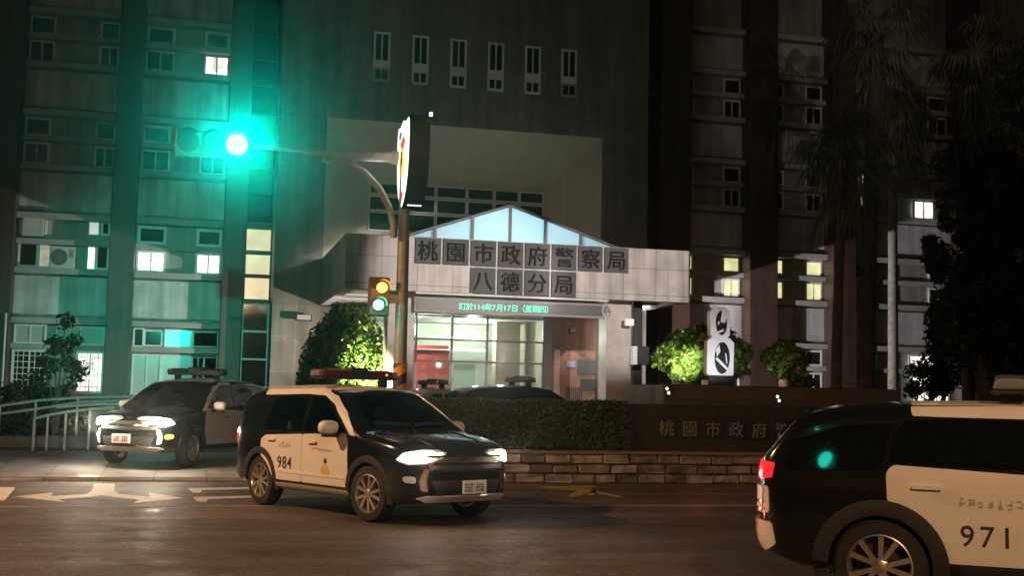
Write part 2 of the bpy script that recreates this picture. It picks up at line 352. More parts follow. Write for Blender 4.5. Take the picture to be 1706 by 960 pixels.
# wing walls, columns
RN = 0.9
for (a, b) in ((-9.0, 5.0), (21.8, 38.0)): B("wing_wall", m_wall, a, b, RN, RN + 0.3, 0, TOP)
COLS = [(-2.9, -1.66), (1.3, 2.1), (4.95, 5.66), (20.62, 21.85), (24.25, 25.4), (27.72, 28.7), (33.3, 34.3), (-7.5, -6.3)]
for a, b in COLS: B("column", m_col, a, b, 0, RN + 0.1, 0, TOP, 0.02)
BAYS = [(-1.66, 1.3), (2.1, 4.95), (21.85, 24.25), (25.4, 27.72), (28.7, 33.3), (-6.3, -2.9)]
ZF = [4.0, 7.47, 10.94, 14.41]      # bottom of each pale panel
LIT = {   # (bay, floor, row, side): pane
 (0, 1, 't', 1): m_lit_dim, (1, 1, 'l', 0): m_lit_w, (1, 1, 'l', 1): m_lit_w, (1, 3, 'l', 1): m_lit_w,
 (2, 1, 't', 0): m_lit_y, (2, 1, 't', 1): m_lit_y, (2, 1, 'l', 0): m_lit_y, (2, 1, 'l', 1): m_lit_y,
 (3, 1, 't', 0): m_lit_y, (3, 1, 't', 1): m_lit_y, (3, 1, 'l', 0): m_lit_y, (3, 1, 'l', 1): m_lit_y}
m_ledge = mat("ledge_concrete", (0.36, 0.36, 0.35), 0.6, var=0.15, scale=2, bump=0.1)
m_base = mat("plinth_stone", (0.10, 0.10, 0.095), 0.6, var=0.2, scale=2)
for bi, (a, b) in enumerate(BAYS):
    B("plinth", m_base, a, b, 0.3, RN, 0, 1.38)
    for fi, z in enumerate(ZF):
        B("spandrel_panel", m_span, a, b, 0.74, RN, z, z + 1.26)
        B("ledge", m_ledge, a, b, 0.42, RN, z - 0.32, z - 0.12, 0.01)
        B("ledge", m_ledge, a, b, 0.46, RN, z + 1.33, z + 1.53, 0.01)
        B("ledge", m_ledge, a, b, 0.55, RN, z - 1.16, z - 0.98, 0.01)
    if bi == 5: continue
    w = b - a
    for fi in range(4):
        zb = 0.52 + 3.47 * fi        # floor base: lower window zb+1.0..1.85, transom zb+2.2..2.75
        if bi == 4 and fi in (0, 2): continue
        for side in (0, 1):
            lw = [0.82, 0.95, 0.72, 0.62, 0.9][bi]; rw = [0.66, 0.86, 0.72, 0.72, 0.9][bi]
            u0, u1 = (a + 0.03, a + 0.03 + lw) if side == 0 else (b - 0.03 - rw, b - 0.03)
            if bi == 2 and side == 0: u1 = u0 + 0.42
            pl, pt = LIT.get((bi, fi, 'l', side)), LIT.get((bi, fi, 't', side))
            if fi == 0:
                if bi == 1 and side == 0: continue
                window(u0, u1, 1.42, 2.78, RN, m_glass, 1)
                if bi != 0: window(u0, u1, 3.04, 3.64, RN, None, 0)
                continue
            if bi == 0 and fi == 1: continue
            window(u0, u1, zb + 1.56, zb + 2.3, RN, pl, 0 if (bi == 2 and side == 0) else 1)
            window(u0, u1, zb + 2.52, zb + 3.14, RN, pt, 0, fw=0.1 if bi == 1 else 0.07)
# left bay, first floor: open windows beside the air conditioners
window(-1.62, -0.98, 5.56, 6.42, RN, m_glass, 0); window(-0.98, -0.6, 5.56, 6.42, RN, m_lit_dim, 0, 0.04)
window(0.55, 0.82, 5.56, 6.42, RN, m_lit_w, 0, 0.03); window(0.82, 1.25, 5.56, 6.42, RN, m_glass, 0)
window(-1.62, -0.75, 6.66, 7.24, RN, m_glass, 0); window(0.55, 0.9, 6.72, 7.2, RN, lit_mat("window_grey_light", (0.9, 0.95, 0.9), 0.55, 0.2), 0, 0.03); window(0.95, 1.25, 6.72, 7.2, RN, m_glass, 0)
# ground floor of the left wing: barred lit window, glazing behind
def bars(u0, u1, z0, z1, n, nu, nz, parent):
    f = MB()
    for k in range(nu + 1): c = u0 - 13 + (u1 - u0) * k / nu; f.box(c - 0.011, c + 0.011, n - 0.02, n, z0, z1)
    for k in range(nz + 1): c = z0 + (z1 - z0) * k / nz; f.box(u0 - 13, u1 - 13, n - 0.045, n - 0.02, c - 0.011, c + 0.011)
    f.build("window_bars", m_frame, parent)
o = window(0.38, 1.26, 1.44, 2.82, RN - 0.08, m_lit_w, 1); bars(0.38, 1.26, 1.44, 2.82, RN - 0.17, 5, 7, o)
o = window(-1.6, -0.55, 1.44, 2.82, RN - 0.08, None, 1); bars(-1.6, -0.55, 1.44, 2.82, RN - 0.17, 6, 7, o)
m_teal = mat("pale_window_film", (0.42, 0.47, 0.46), 0.15)
for u0, u1 in ((-1.6, -0.6), (-0.3, 1.25)): window(u0, u1, 3.02, 3.66, RN, m_teal, 1, 0.05)
window(2.15, 2.5, 3.02, 3.66, RN, m_glass, 0, 0.05); window(2.5, 3.1, 3.05, 3.6, RN, m_glass, 0, 0.05); window(3.15, 4.9, 3.02, 3.66, RN, m_teal, 1, 0.05)
window(2.15, 3.1, 1.42, 2.78, RN, m_teal, 1, 0.05); window(3.1, 4.9, 1.42, 2.78, RN, m_teal, 2, 0.05)
# far right bay: lit window high up and lit shopfront low down
window(31.65, 32.6, 9.0, 9.78, RN - 0.1, m_lit_w, 1); window(29.3, 29.62, 9.0, 9.8, RN - 0.1, m_lit_dim, 0, 0.03); window(29.3, 29.6, 10.3, 10.7, RN - 0.1, m_lit_dim, 0, 0.03)
window(31.5, 33.2, 1.7, 2.75, RN - 0.1, m_lit_w, 2); window(31.4, 32.6, 3.05, 3.6, RN - 0.1, m_lit_w, 1); window(29.4, 29.9, 3.1, 3.5, RN - 0.1, m_lit_w, 0)
# the body of the building behind the facade
m_mass = mat("rear_wall", (0.2, 0.19, 0.17), 0.7, var=0.2, scale=0.6)
B("building_mass", m_mass, -9.0, 6.5, RN + 0.31, 14, 0, TOP - 0.05); B("building_mass", m_mass, 19.8, 38.0, RN + 0.31, 14, 0, TOP - 0.05)
B("building_mass", m_mass, 6.52, 19.78, 0.85, 14, 4.62, TOP - 0.03); B("building_mass", m_mass, 6.52, 19.78, 5.25, 14, 0, 4.6)
# stair strips
for (u0, u1, lits) in ((5.7, 6.58, True), (19.78, 20.6, False)):
    B("stair_wall", m_dark, u0 - 0.05, u1 + 0.05, 0.55, 0.8, 0, TOP)
    z = 1.0
    edges = [0.8, 1.75, 2.7, 3.65, 4.6] + [4.72, 5.52, 5.58, 6.32, 6.4, 7.2] + [7.4 + 0.95 * k for k in range(12)]
    for k in range(len(edges) - 1):
        z0, z1 = edges[k], edges[k + 1]
        if z1 - z0 < 0.3: continue
        window(u0, u1, z0, z1, 0.55, m_lit_stair if (lits and 4.7 <= z0 < 7.0) else m_glass, 0, 0.035, m_dark if z0 > 4.6 or not lits else m_frame, name="stair_window")
# central block
CY = -1.0
B("block_wall", m_block, 6.6, 19.75, CY, 0.8, 10.93, TOP, 0.02)
B("block_wall", m_block, 6.6, 8.2, CY, 0.8, 4.5, 10.93)
B("block_wall", m_block, 18.0, 19.75, CY, 0.8, 0, 10.93)
m_pier = tile_mat("pier_stone", (0.21, 0.165, 0.14), (0.30, 0.25, 0.22), 2.2, 1.15, 0.45, 0.04, mortar=0.012, off=0.0)
B("pier", m_pier, 6.6, 9.75, CY, 0.8, 0, 4.5)
# cream portal: four splayed faces round the window band
o0, o1, zt, zb = 8.2, 18.0, 10.93, 4.6
yi = 0.55
i0, i1, it = [at(608, 340, yi).x, at(912, 340, yi).x, at(760, 303, yi).z]
mb = MB()
q = lambda u, y, z: (u - 13, y, z)
ch = 1.1
A0, A1 = [q(o0, CY, zb), q(o0, CY, zt), q(o1, CY, zt), q(o1, CY, zb)], [q(i0, yi, zb), q(i0, yi, it), q(i1, yi, it), q(i1, yi, zb)]
mb.add(A0 + A1, [(0, 1, 5, 4), (1, 2, 6, 5), (2, 3, 7, 6)])
mb.build("portal_splay", m_cream, BLD)
mb = MB()
def seam(p0, p1):
    mb.tube([Vector(p0) + Vector((0, -0.006, 0)), Vector(p1) + Vector((0, -0.006, 0))], 0.016, 4)
for t in (0.33, 0.5, 0.75): seam(Vector(A0[1]).lerp(Vector(A0[2]), 0.08 + t * 0.86), Vector(A1[1]).lerp(Vector(A1[2]), 0.0 + t))
for e in ((0, 1, 0, 1), (3, 2, 3, 2)):
    seam(Vector(A0[e[0]]).lerp(Vector(A1[e[2]]), 0.7), Vector(A0[e[1]]).lerp(Vector(A1[e[3]]), 0.7))
mb.build("portal_seam", mat("pale_joint", (0.62, 0.58, 0.45), 0.5), BLD)
B("portal_back", m_cream, i0, i1, yi + 0.02, yi + 0.2, 4.5, it + 0.1)
zs = [at(608, y, yi).z for y in (303, 325, 352, 386)]
for k in range(3):
    z1, z0 = zs[k], zs[k + 1]
    us = [i0 + (i1 - i0) * t for t in (0.02, 0.2, 0.38, 0.55, 0.70, 0.84, 0.98)]
    for j in range(6): window(us[j], us[j + 1] - 0.03, z0 + 0.05, z1, yi, mat("band_glass", (0.03, 0.05, 0.04), 0.1), 0, 0.04, name="band_window")
# six slim windows high on the block
for k in range(6):
    c = 10.0 + 1.346 * k - 0.03
    o = window(c - 0.29, c + 0.29, 12.98, 14.05, CY, None, 1, 0.075)
    B("window_band", m_frame, c - 0.29, c + 0.29, CY - 0.065, CY, 12.8, 12.975)
    window(c - 0.29, c + 0.29, 12.32, 12.795, CY, None, 1, 0.075, frame=mat("shade_toned_frame", (0.3, 0.31, 0.3), 0.5) if k in (0, 5) else None)  # outer pair's lower frames: shade put into a darker frame colour
# entrance: curtain wall, lobby, brick wall
EN = -0.6
g0, g1 = 9.75, at(905, 600, EN).x
B("lobby_back", mat("lobby_wall", (0.55, 0.56, 0.50), 0.6, var=0.1, scale=1), 9.2, 18.2, 5.0, 5.2, 0, 4.6)
B("lobby_side", m_frame, 9.2, 9.4, 0.8, 5, 0, 4.6)
B("lobby_side", mat("lobby_side_wall", (0.4, 0.33, 0.27), 0.6, var=0.1), g1 + 0.3, g1 + 0.45, EN + 0.5, 5, 0, 4.6)
B("lobby_floor", m_kerb, 9.2, 18.2, EN + 0.05, 5, 0.3, 0.38)
B("lobby_ceiling", m_frame, 9.2, 18.2, EN + 0.05, 5, 4.4, 4.55)
m_cw = bpy.data.materials.new("clear_glass"); m_cw.use_nodes = True
t = m_cw.node_tree; t.nodes.remove(t.nodes["Principled BSDF"])
tr = t.nodes.new("ShaderNodeBsdfTransparent"); tr.inputs[0].default_value = (0.82, 0.88, 0.84, 1)
gl = t.nodes.new("ShaderNodeBsdfGlossy"); gl.inputs["Roughness"].default_value = 0.04; mx = t.nodes.new("ShaderNodeMixShader"); fr = t.nodes.new("ShaderNodeFresnel")
t.links.new(fr.outputs[0], mx.inputs[0]); t.links.new(tr.outputs[0], mx.inputs[1]); t.links.new(gl.outputs[0], mx.inputs[2]); t.links.new(mx.outputs[0], t.nodes["Material Output"].inputs[0])
f = MB(); cols = [g0] + [at(x, 600, EN).x for x in (692, 752, 811)] + [g1]
rows = [0.4] + [at(800, y, EN).z for y in (604, 568)] + [4.35]
for c in cols: f.box(c - 13 - 0.035, c - 13 + 0.035, EN - 0.06, EN + 0.06, 0.4, 4.4)
for z in rows: f.box(g0 - 13, g1 - 13, EN - 0.05, EN + 0.05, z - 0.03, z + 0.03)
f.box(g1 - 13, g1 - 13 + 0.28, EN - 0.1, EN + 0.2, 0, 4.5)
o = f.build("curtain_wall", m_mull, BLD)
MB().box(g0 - 13, g1 - 13, EN - 0.006, EN + 0.006, 0.4, 4.35).build("pane", m_cw, o)
B("brick_wall", m_brick, g1 + 0.28, 18.0, EN, EN + 0.4, 0, 4.5)
B("notice_panel", mat("panel_grey", (0.10, 0.11, 0.105), 0.3), at(962, 600, EN).x, at(996, 600, EN).x, EN - 0.06, EN - 0.003, at(980, 625, EN).z, at(980, 600, EN).z, 0.005)
B("service_hatch", mat("hatch_grey", (0.07, 0.08, 0.08), 0.3), at(968, 600, EN).x, at(990, 600, EN).x, EN - 0.06, EN - 0.003, at(980, 652, EN).z, at(980, 632, EN).z, 0.005)
B("small_plaque", mat("plaque_blue", (0.35, 0.36, 0.62), 0.3), at(944, 600, EN).x, at(958, 600, EN).x, EN - 0.04, EN - 0.003, at(950, 612, EN).z, at(950, 602, EN).z)
B("small_plaque", m_frame, at(1001, 600, EN).x, at(1012, 600, EN).x, EN - 0.04, EN - 0.003, at(1006, 618, EN).z, at(1006, 610, EN).z)
f = MB()
for k in range(9): xx = at(940 + 3.2 * k, 640, EN).x - 13; f.box(xx, xx + 0.025, EN - 0.2, EN - 0.17, 0.9, 2.0)
f.build("railing_bars", m_plastic, BLD)
# lobby contents
ln = 1.2
rp = tag(empty("red_notice_wall", (0, 0, 0)), "red display wall with rows of gold characters behind the entrance glass", "display")
x0, x1 = at(650, 600, ln).x, at(749, 600, ln).x; z0, z1 = at(700, 668, ln).z, at(700, 583, ln).z
m_red = mat("red_lacquer", (0.42, 0.05, 0.05), 0.35)
bx("board", m_red, rp, x0, x1, ln, ln + 0.1, 0.4, z1)
f = MB()
for j, xx in enumerate((672, 706, 728)):
    for k in range(4):
        c = at(xx, 600 + 12 * k, ln - 0.02)
        for r_ in range(3): f.box(c.x - 0.07, c.x + 0.07 - 0.03 * (r_ % 2), ln - 0.015, ln - 0.003, c.z - 0.06 + 0.05 * r_, c.z - 0.04 + 0.05 * r_)
f.build("gold_characters", m_gold, rp)
bx("header", m_red, rp, x0, x1 - 0.1, ln - 0.25, ln + 0.1, z1 + 0.04, z1 + 0.16)
cn = 2.5
tag(bx("reception_counter", mat("counter_cream", (0.5, 0.48, 0.28), 0.4), None, at(754, 660, cn).x, at(774, 660, cn).x, cn, cn + 0.6, 0.38, at(760, 645, cn).z, 0.02), "small cream counter standing inside the lobby glass", "counter")
pn = 3.5
tag(bx("partition_screen", mat("partition_green", (0.28, 0.33, 0.28), 0.5), None, at(756, 600, pn).x, at(792, 600, pn).x, pn, pn + 0.08, 0.38, at(770, 606, pn).z, 0.01), "grey green partition panel inside the lobby", "partition")
B("lit_doorway", m_lit_y, at(866, 600, 4.9).x, at(900, 600, 4.9).x, 4.93, 4.99, 0.4, at(880, 614, 4.9).z)
B("lit_transom", m_lit_y, at(866, 600, 4.9).x, at(904, 600, 4.9).x, 4.93, 4.99, at(880, 600, 4.9).z, at(880, 587, 4.9).z)
B("lobby_column", mat("lobby_column_stone", (0.36, 0.28, 0.22), 0.4), at(826, 600, 2.2).x, at(866, 600, 2.2).x, 2.2, 2.8, 0.38, 4.4)
for zz in (3.3, 3.75): B("lobby_beam", m_frame, g0, at(812, 600, 3).x, 3.0, 3.15, zz, zz + 0.07)
lamp('POINT', "lobby_light", (11.4, 0.15, 3.9), 330, (0.95, 1, 0.88), 0.15)
lamp('POINT', "lobby_light", (14.2, 2.6, 4.0), 480, (0.95, 1, 0.88), 0.15)

# ------------------------------------------------------------------ entrance canopy
CN = -8.0; c0, c1, cz0, cz1 = 8.16, 18.48, 4.53, 6.1
CAN = tag(empty("entrance_canopy", (13.3, CN, 0)), "granite faced entrance canopy with lit glass gable and carved name tiles", "canopy")
def K(name, material, x0, x1, y0, y1, z0, z1, bevel=0.0, parent=None):
    return bx(name, material, parent or CAN, x0 - 13.3, x1 - 13.3, y0 - CN, y1 - CN, z0, z1, bevel)
m_gran_t = tile_mat("granite_slabs", (0.62, 0.57, 0.54), (0.30, 0.28, 0.27), 1.03, 0.785, 0.4, 0.03, off=0.0, mortar=0.012)
m_gran_t.node_tree.nodes["Brick Texture"].inputs["Scale"].default_value = 1
f = MB()
for (a, b, c_, d_) in ((c0, c1, CN, CN + 0.3), (c0, c0 + 0.3, CN + 0.3, CY), (c1 - 0.3, c1, CN + 0.3, CY)):
    f.box(a - 13.3, b - 13.3, c_ - CN, d_ - CN, cz0, cz1)
f.build("fascia", m_gran_t, CAN, bevel=0.015)
K("roof_slab", m_granite, c0 + 0.3, c1 - 0.3, CN + 0.3, CY, 5.5, 5.75)
K("soffit", m_granite, c0 + 0.3, c1 - 0.3, CN + 0.3, CY, 4.62, 4.7)
f = MB()
for k in range(1, 4): f.box(c0 + 0.3 - 13.3, c1 - 0.3 - 13.3, 1.75 * k, 1.75 * k + 0.16, 4.56, 4.617)
f.build("soffit_rib", mat("soffit_rib_dark", (0.16, 0.16, 0.15), 0.5), CAN)
for cc in (9.9, 16.5):
    K("column", m_granite, cc - 0.42, cc + 0.36, CN + 0.55, CN + 1.3, 0, 4.6, 0.02)
K("drain_pipe", m_plastic, 17.05, 17.35, CN + 0.9, CN + 1.2, 0, 4.6, 0.02)
m_tile = mat("dark_slate_tile", (0.105, 0.107, 0.108), 0.6, var=0.12, scale=12)
m_carve = mat("carved_character", (0.012, 0.012, 0.012), 0.6, spec=0.25)
p = 0.809; tx = 10.09
for row, (txt, s0, zc) in enumerate((("桃園市政府警察局", 0, 5.705), ("八德分局", 2, 4.915))):
    for i, chr_ in enumerate(txt):
        c = tx + p * (s0 + i + 0.5)
        t_ = K("name_tile", m_tile, c - 0.375, c + 0.375, CN - 0.05, CN - 0.002, zc - 0.37, zc + 0.37, 0.012)
        g = MB(); thick_glyph(g, chr_, c - 13.3, zc, 0.6, -0.11, -0.045); g.build("character", m_carve, t_)
# glass gable with a lamp behind it
m_pane = bpy.data.materials.new("frosted_pane"); m_pane.use_nodes = True
t = m_pane.node_tree; b = t.nodes["Principled BSDF"]; b.inputs["Base Color"].default_value = (0.35, 0.5, 0.55, 1); b.inputs["Roughness"].default_value = 0.3
tl = t.nodes.new("ShaderNodeBsdfTranslucent"); tl.inputs[0].default_value = (0.74, 0.90, 0.95, 1); mx = t.nodes.new("ShaderNodeMixShader"); mx.inputs[0].default_value = 0.85
t.links.new(b.outputs[0], mx.inputs[1]); t.links.new(tl.outputs[0], mx.inputs[2]); t.links.new(mx.outputs[0], t.nodes["Material Output"].inputs[0])
GY = CN + 0.35
gb0, gb1, gpk, gzt, gzb = 9.75, 16.4, 12.98, 7.22, 6.1
def gz(u): return gzb + (gzt - gzb) * (1 - abs(u - gpk) / ((gpk - gb0) if u < gpk else (gb1 - gpk)))
us = [gb0, 10.75, 11.85, gpk, 14.05, 15.15, gb1]
GB = MB()
for u in us[1:-1]: GB.box(u - 13.3 - 0.04, u - 13.3 + 0.04, GY - 0.05 - CN, GY + 0.05 - CN, gzb - 0.2, gz(u))
for a, b_ in ((gb0, gpk), (gpk, gb1)): GB.tube([(a - 13.3, GY - CN, gz(a)), (b_ - 13.3, GY - CN, gz(b_))], 0.05, 6)
o = GB.build("gable_frame", m_dark, CAN)
for k in range(6):
    a, b_ = us[k], us[k + 1]
    P = [(a - 13.3 + 0.03, 5.75), (b_ - 13.3 - 0.03, 5.75), (b_ - 13.3 - 0.03, gz(b_)), (a - 13.3 + 0.03, gz(a))]
    MB().prism(P, 'y', GY - CN - 0.01, GY - CN + 0.01).build("pane", m_pane, o)
f = MB()
for a, b_ in ((gb0, gpk), (gpk, gb1)):
    f.add([(a - 13.3, GY - CN, gz(a) + 0.03), (b_ - 13.3, GY - CN, gz(b_) + 0.03), (b_ - 13.3, 4.5, gz(b_) + 0.03), (a - 13.3, 4.5, gz(a) + 0.03)], [(0, 1, 2, 3)])
f.add([(gb0 - 13.3, 4.5, 5.75), (gb1 - 13.3, 4.5, 5.75), (gpk - 13.3, 4.5, gzt + 0.03)], [(0, 1, 2)])
m_roofp = m_pane.copy(); m_roofp.name = "milky_roof_pane"; m_roofp.node_tree.nodes["Translucent BSDF"].inputs[0].default_value = (0.22, 0.26, 0.24, 1)
f.build("gable_roof", m_roofp, CAN)
lamp('POINT', "gable_light", (13.0, GY + 1.0, 6.3), 1500, (0.93, 0.99, 1.0), 0.2)
# LED board under the fascia
ly = CN + 0.35
la, lb = at(690, 505, ly), at(1008, 525, ly)
LED = tag(empty("led_board", (la.x, ly, 0)), "long grey board with green running date text under the canopy", "led sign")
bx("housing", mat("led_housing", (0.38, 0.37, 0.36), 0.5), LED, 0, lb.x - la.x, 0, 0.12, 3.98, 4.46, 0.01)
bx("display", mat("led_face", (0.04, 0.04, 0.04), 0.35), LED, 0.06, lb.x - la.x - 0.08, -0.012, -0.002, 4.05, 4.36)
g = MB(); st = at(764, 512, ly).x - la.x; write(g, "訂於114年7月17日（星期四）", st, 4.10, 0.225, lambda a, b: (a, -0.016, b), 0.94)
g.build("running_text", mat("led_green", (0.0, 0.3, 0.2), 0.4, emit=(0.04, 1.0, 0.58), estr=1.5), LED)
K("light_strip", m_frame, la.x, lb.x, CN + 0.02, CN + 0.1, 4.47, 4.525)
# ------------------------------------------------------------------ walls along the pavement
wn = -19.93
wz = at(1048, 753, wn).z
SW = tag(empty("stone_wall", (20, wn, 0)), "low rough stone block wall along the pavement under the hedge", "wall")
f = MB(); x = 9.6; rows_ = 3; hz_ = (wz - 0.06) / rows_
for r_ in range(rows_):
    x = 9.6 - (0.25 if r_ % 2 else 0)
    while x < 36:
        w = rnd.uniform(0.42, 0.66); d_ = rnd.uniform(0.02, 0.075)
        f.box(max(x, 9.6) - 20, x + w - 20 - 0.03, -d_, 0.1, r_ * hz_ + 0.012, (r_ + 1) * hz_ - 0.012); x += w
m_rough = mat("rough_stone", (0.25, 0.225, 0.195), 0.85, var=0.5, scale=3.2, bump=1.0, bscale=14)
t = m_rough.node_tree; g_ = t.nodes.new("ShaderNodeNewGeometry"); r_i = t.nodes.new("ShaderNodeMapRange"); r_i.inputs[3].default_value = .5; r_i.inputs[4].default_value = 1.35
x_i = t.nodes.new("ShaderNodeMixRGB"); x_i.blend_type = 'MULTIPLY'; x_i.inputs[0].default_value = 1
b_i = t.nodes["Principled BSDF"]; src_ = b_i.inputs["Base Color"].links[0].from_socket
t.links.new(g_.outputs["Random Per Island"], r_i.inputs[0]); t.links.new(src_, x_i.inputs[1]); t.links.new(r_i.outputs[0], x_i.inputs[2]); t.links.new(x_i.outputs[0], b_i.inputs["Base Color"])
so = f.build("stone_blocks", m_rough, SW, bevel=0.025)
for v in so.data.vertices:          # chiselled faces: every block bulges and tilts a little
    if v.co.y < 0: v.co.y += rnd.uniform(-.022, .022); v.co.x += rnd.uniform(-.008, .008); v.co.z += rnd.uniform(-.006, .006)
MB().box(9.58 - 20, 16, 0.03, 0.6, 0, wz - 0.06).build("wall_core", mat("mortar_dark", (0.09, 0.075, 0.06), 0.9), SW)
MB().box(9.55 - 20, 16, -0.03, 0.62, wz - 0.058, wz).build("coping", mat("coping_stone", (0.16, 0.13, 0.11), 0.6, var=0.2), SW, bevel=0.01)
sn = -19.55
sx0, sx1 = at(1049, 700, sn).x, 24.0
szt = at(1200, 676, sn).z
SGN = tag(empty("name_wall", (sx0, sn, 0)), "long dark polished granite wall with a row of metal characters", "wall")
m_blackgr = mat("black_granite", (0.035, 0.031, 0.028), 0.3, var=0.3, scale=10)
bx("slab", m_blackgr, SGN, 0, sx1 - sx0, 0, 0.3, wz, szt, 0.012)
m_gch = mat("bronze_letters", (0.22, 0.20, 0.17), 0.5, 0.5)
for i, c in enumerate("桃園市政府警察局"):
    P = at(1110 + 38.6 * i, 711 + 0.9 * i, sn)
    bx("letter_plate", mat("letter_plate_dark", (0.02, 0.019, 0.018), 0.45), SGN, P.x - sx0 - 0.2, P.x - sx0 + 0.2, -0.016, -0.002, P.z - 0.22, P.z + 0.22)
    g = MB(); thick_glyph(g, c, P.x - sx0, P.z - 0.03, 0.33, -0.035, -0.014); g.build("character", m_gch, SGN)
# planter terrace behind
pn_ = -17.6
pa, pb = at(1105, 650, pn_), at(1501, 655, pn_)
PL = tag(empty("planter_terrace", (pa.x, pn_, 0)), "dark brown planter wall behind the dark name wall", "planter")
pz = at(1300, 646, pn_).z
bx("planter_wall", mat("planter_stone", (0.06, 0.045, 0.038), 0.5, var=0.25, scale=3), PL, 0, pb.x - pa.x, 0, 2.2, 0, pz, 0.02)
bx("soil", mat("soil", (0.04, 0.03, 0.02), 0.95), PL, 0.1, pb.x - pa.x - 0.1, 0.1, 2.1, pz + 0.001, pz + 0.02)
m_dot = mat("marker_lamp_glow", (0.9, 0.9, 0.9), 0.3, emit=(1, 0.97, 0.88), estr=1.6)
for (x, y), lb_ in zip(((1112, 652), (1296, 665)), ("small paired white marker lamp on the planter below the lit shrub", "small paired white marker lamp on the planter below the round topiary")):
    P = at(x, y, pn_ - 0.04)
    e = tag(empty("marker_lamp", P), lb_, "lamp", "marker lamps on the planter wall")
    bx("bracket", m_plastic, e, -0.05, 0.07, 0.0, 0.038, -0.1, 0.1)
    MB().lathe([(0, -0.03), (0.028, -0.02), (0.034, 0)], (-0.01, 0, 0.05), 'y', 10).build("bulb", m_dot, e)
    MB().lathe([(0, -0.03), (0.028, -0.02), (0.034, 0)], (0.03, 0, -0.04), 'y', 10).build("bulb", m_dot, e)

# ------------------------------------------------------------------ plants
def leaf_arrays(blobs, size, seed, up=0.3):
    rg = np.random.default_rng(seed); C_, Q = [], []
    for (c, rad, n, shell) in blobs:
        dv = rg.normal(size=(n, 3)); dv /= np.linalg.norm(dv, axis=1)[:, None]
        rr = shell + (1 - shell) * rg.random(n) ** 0.6
        rr *= 1 + 0.13 * np.sin(dv[:, 0] * 7 + seed) * np.cos(dv[:, 2] * 6 + dv[:, 1] * 5)
        C_.append(np.array(c) + dv * np.array(rad) * rr[:, None]); Q.append(dv)
    C_ = np.concatenate(C_); Q = np.concatenate(Q); n = len(C_)
    nrm = Q + rg.normal(size=(n, 3)) * 0.75; nrm[:, 2] += up; nrm /= np.linalg.norm(nrm, axis=1)[:, None]
    t_ = np.cross(nrm, rg.normal(size=(n, 3))); t_ /= np.linalg.norm(t_, axis=1)[:, None]
    b_ = np.cross(nrm, t_); s_ = size * rg.uniform(0.45, 1.5, n)[:, None]
    V = np.stack([C_ - t_ * s_, C_ + b_ * s_ * 0.42 + nrm * s_ * 0.15, C_ + t_ * s_, C_ - b_ * s_ * 0.42 + nrm * s_ * 0.15], 1).reshape(-1, 3)
    return V
def leaf_obj(name, V, material, parent):
    n = len(V) // 4; me = bpy.data.meshes.new(name)
    me.vertices.add(len(V)); me.vertices.foreach_set("co", V.astype(np.float32).ravel())
    me.loops.add(4 * n); me.loops.foreach_set("vertex_index", np.arange(4 * n, dtype=np.int32))
    me.polygons.add(n); me.polygons.foreach_set("loop_start", np.arange(0, 4 * n, 4, dtype=np.int32))
    me.update(calc_edges=True); me.materials.append(material)
    o = bpy.data.objects.new(name, me); COL.objects.link(o)
    if parent: o.parent = parent
    return o
def clumps(c, rad, k, r, n, seed):   # leaf clumps spread over an ellipsoid
    q = random.Random(seed); out = []
    for _ in range(k):
        v = Vector((q.gauss(0, 1), q.gauss(0, 1), q.gauss(0, 1))).normalized(); s_ = q.uniform(0.55, 1)
        out.append((tuple(c[i] + v[i] * rad[i] * s_ for i in range(3)), (r * q.uniform(.7, 1.3),) * 3, n, 0.3))
    return out
def inner(c, rad, material, parent):      # dark twigs inside a shrub
    f = MB(); q = random.Random(3)
    for _ in range(26):
        v = Vector((q.gauss(0, 1), q.gauss(0, 1), abs(q.gauss(0.6, .6)))).normalized()
        f.tube([(c[0], c[1], 0), (c[0] + v.x * rad[0] * .4, c[1] + v.y * rad[1] * .4, c[2] * .6 + v.z * .2), (c[0] + v.x * rad[0] * .85, c[1] + v.y * rad[1] * .85, c[2] + v.z * rad[2] * .8)], [.03, .02, .006], 5)
    f.build("branches", m_bark, parent)
def shrub(name, label, cat, base, c, rad, n, size, seed, material, group=None, extra=()):
    e = tag(empty(name, base), label, cat, group)
    V = leaf_arrays([(c, rad, n, 0.72)] + clumps(c, [r_ * 0.93 for r_ in rad], 34, min(rad) * .25, n // 42, seed) + clumps(c, [r_ * 1.08 for r_ in rad], 40, min(rad) * .13, n // 260, seed + 50) + list(extra), size, seed)
    V[:, 2] = np.maximum(V[:, 2], 0.03)
    leaf_obj("foliage", V, material, e); inner(c, rad, m_bark, e); return e
# big shrub left of the entrance
ln_ = -6.0
a, b_, tp = at(499, 590, ln_), at(652, 590, ln_), at(575, 524, ln_)
cx = (a.x + b_.x) / 2; rx = (b_.x - a.x) / 2
shrub("round_shrub", "large round shrub left of the entrance, lit yellow green from below on one side", "shrub", (cx, ln_, YZ), (0, 0, tp.z * 0.5), (rx, 1.3, tp.z * 0.5 - 0.06), 9000, 0.10, 1, m_leaf)
lamp('SPOT', "shrub_uplight", (cx + 0.7, ln_ - 3.0, 0.75), 13000, (1, 1, 0.55), 0.05, (cx + 0.5, ln_, 2.75), 46, 0.9)
e = tag(empty("garden_floodlight", (cx + 1.2, ln_ - 2.4, YZ)), "small dark garden floodlight on the ground before the left round shrub", "floodlight")
bx("stake", m_dark, e, -0.02, 0.02, -0.02, 0.02, 0, 0.3); MB().box(-.12, .12, -.1, .04, .28, .4).build("lamp_head", m_dark, e, bevel=.01)
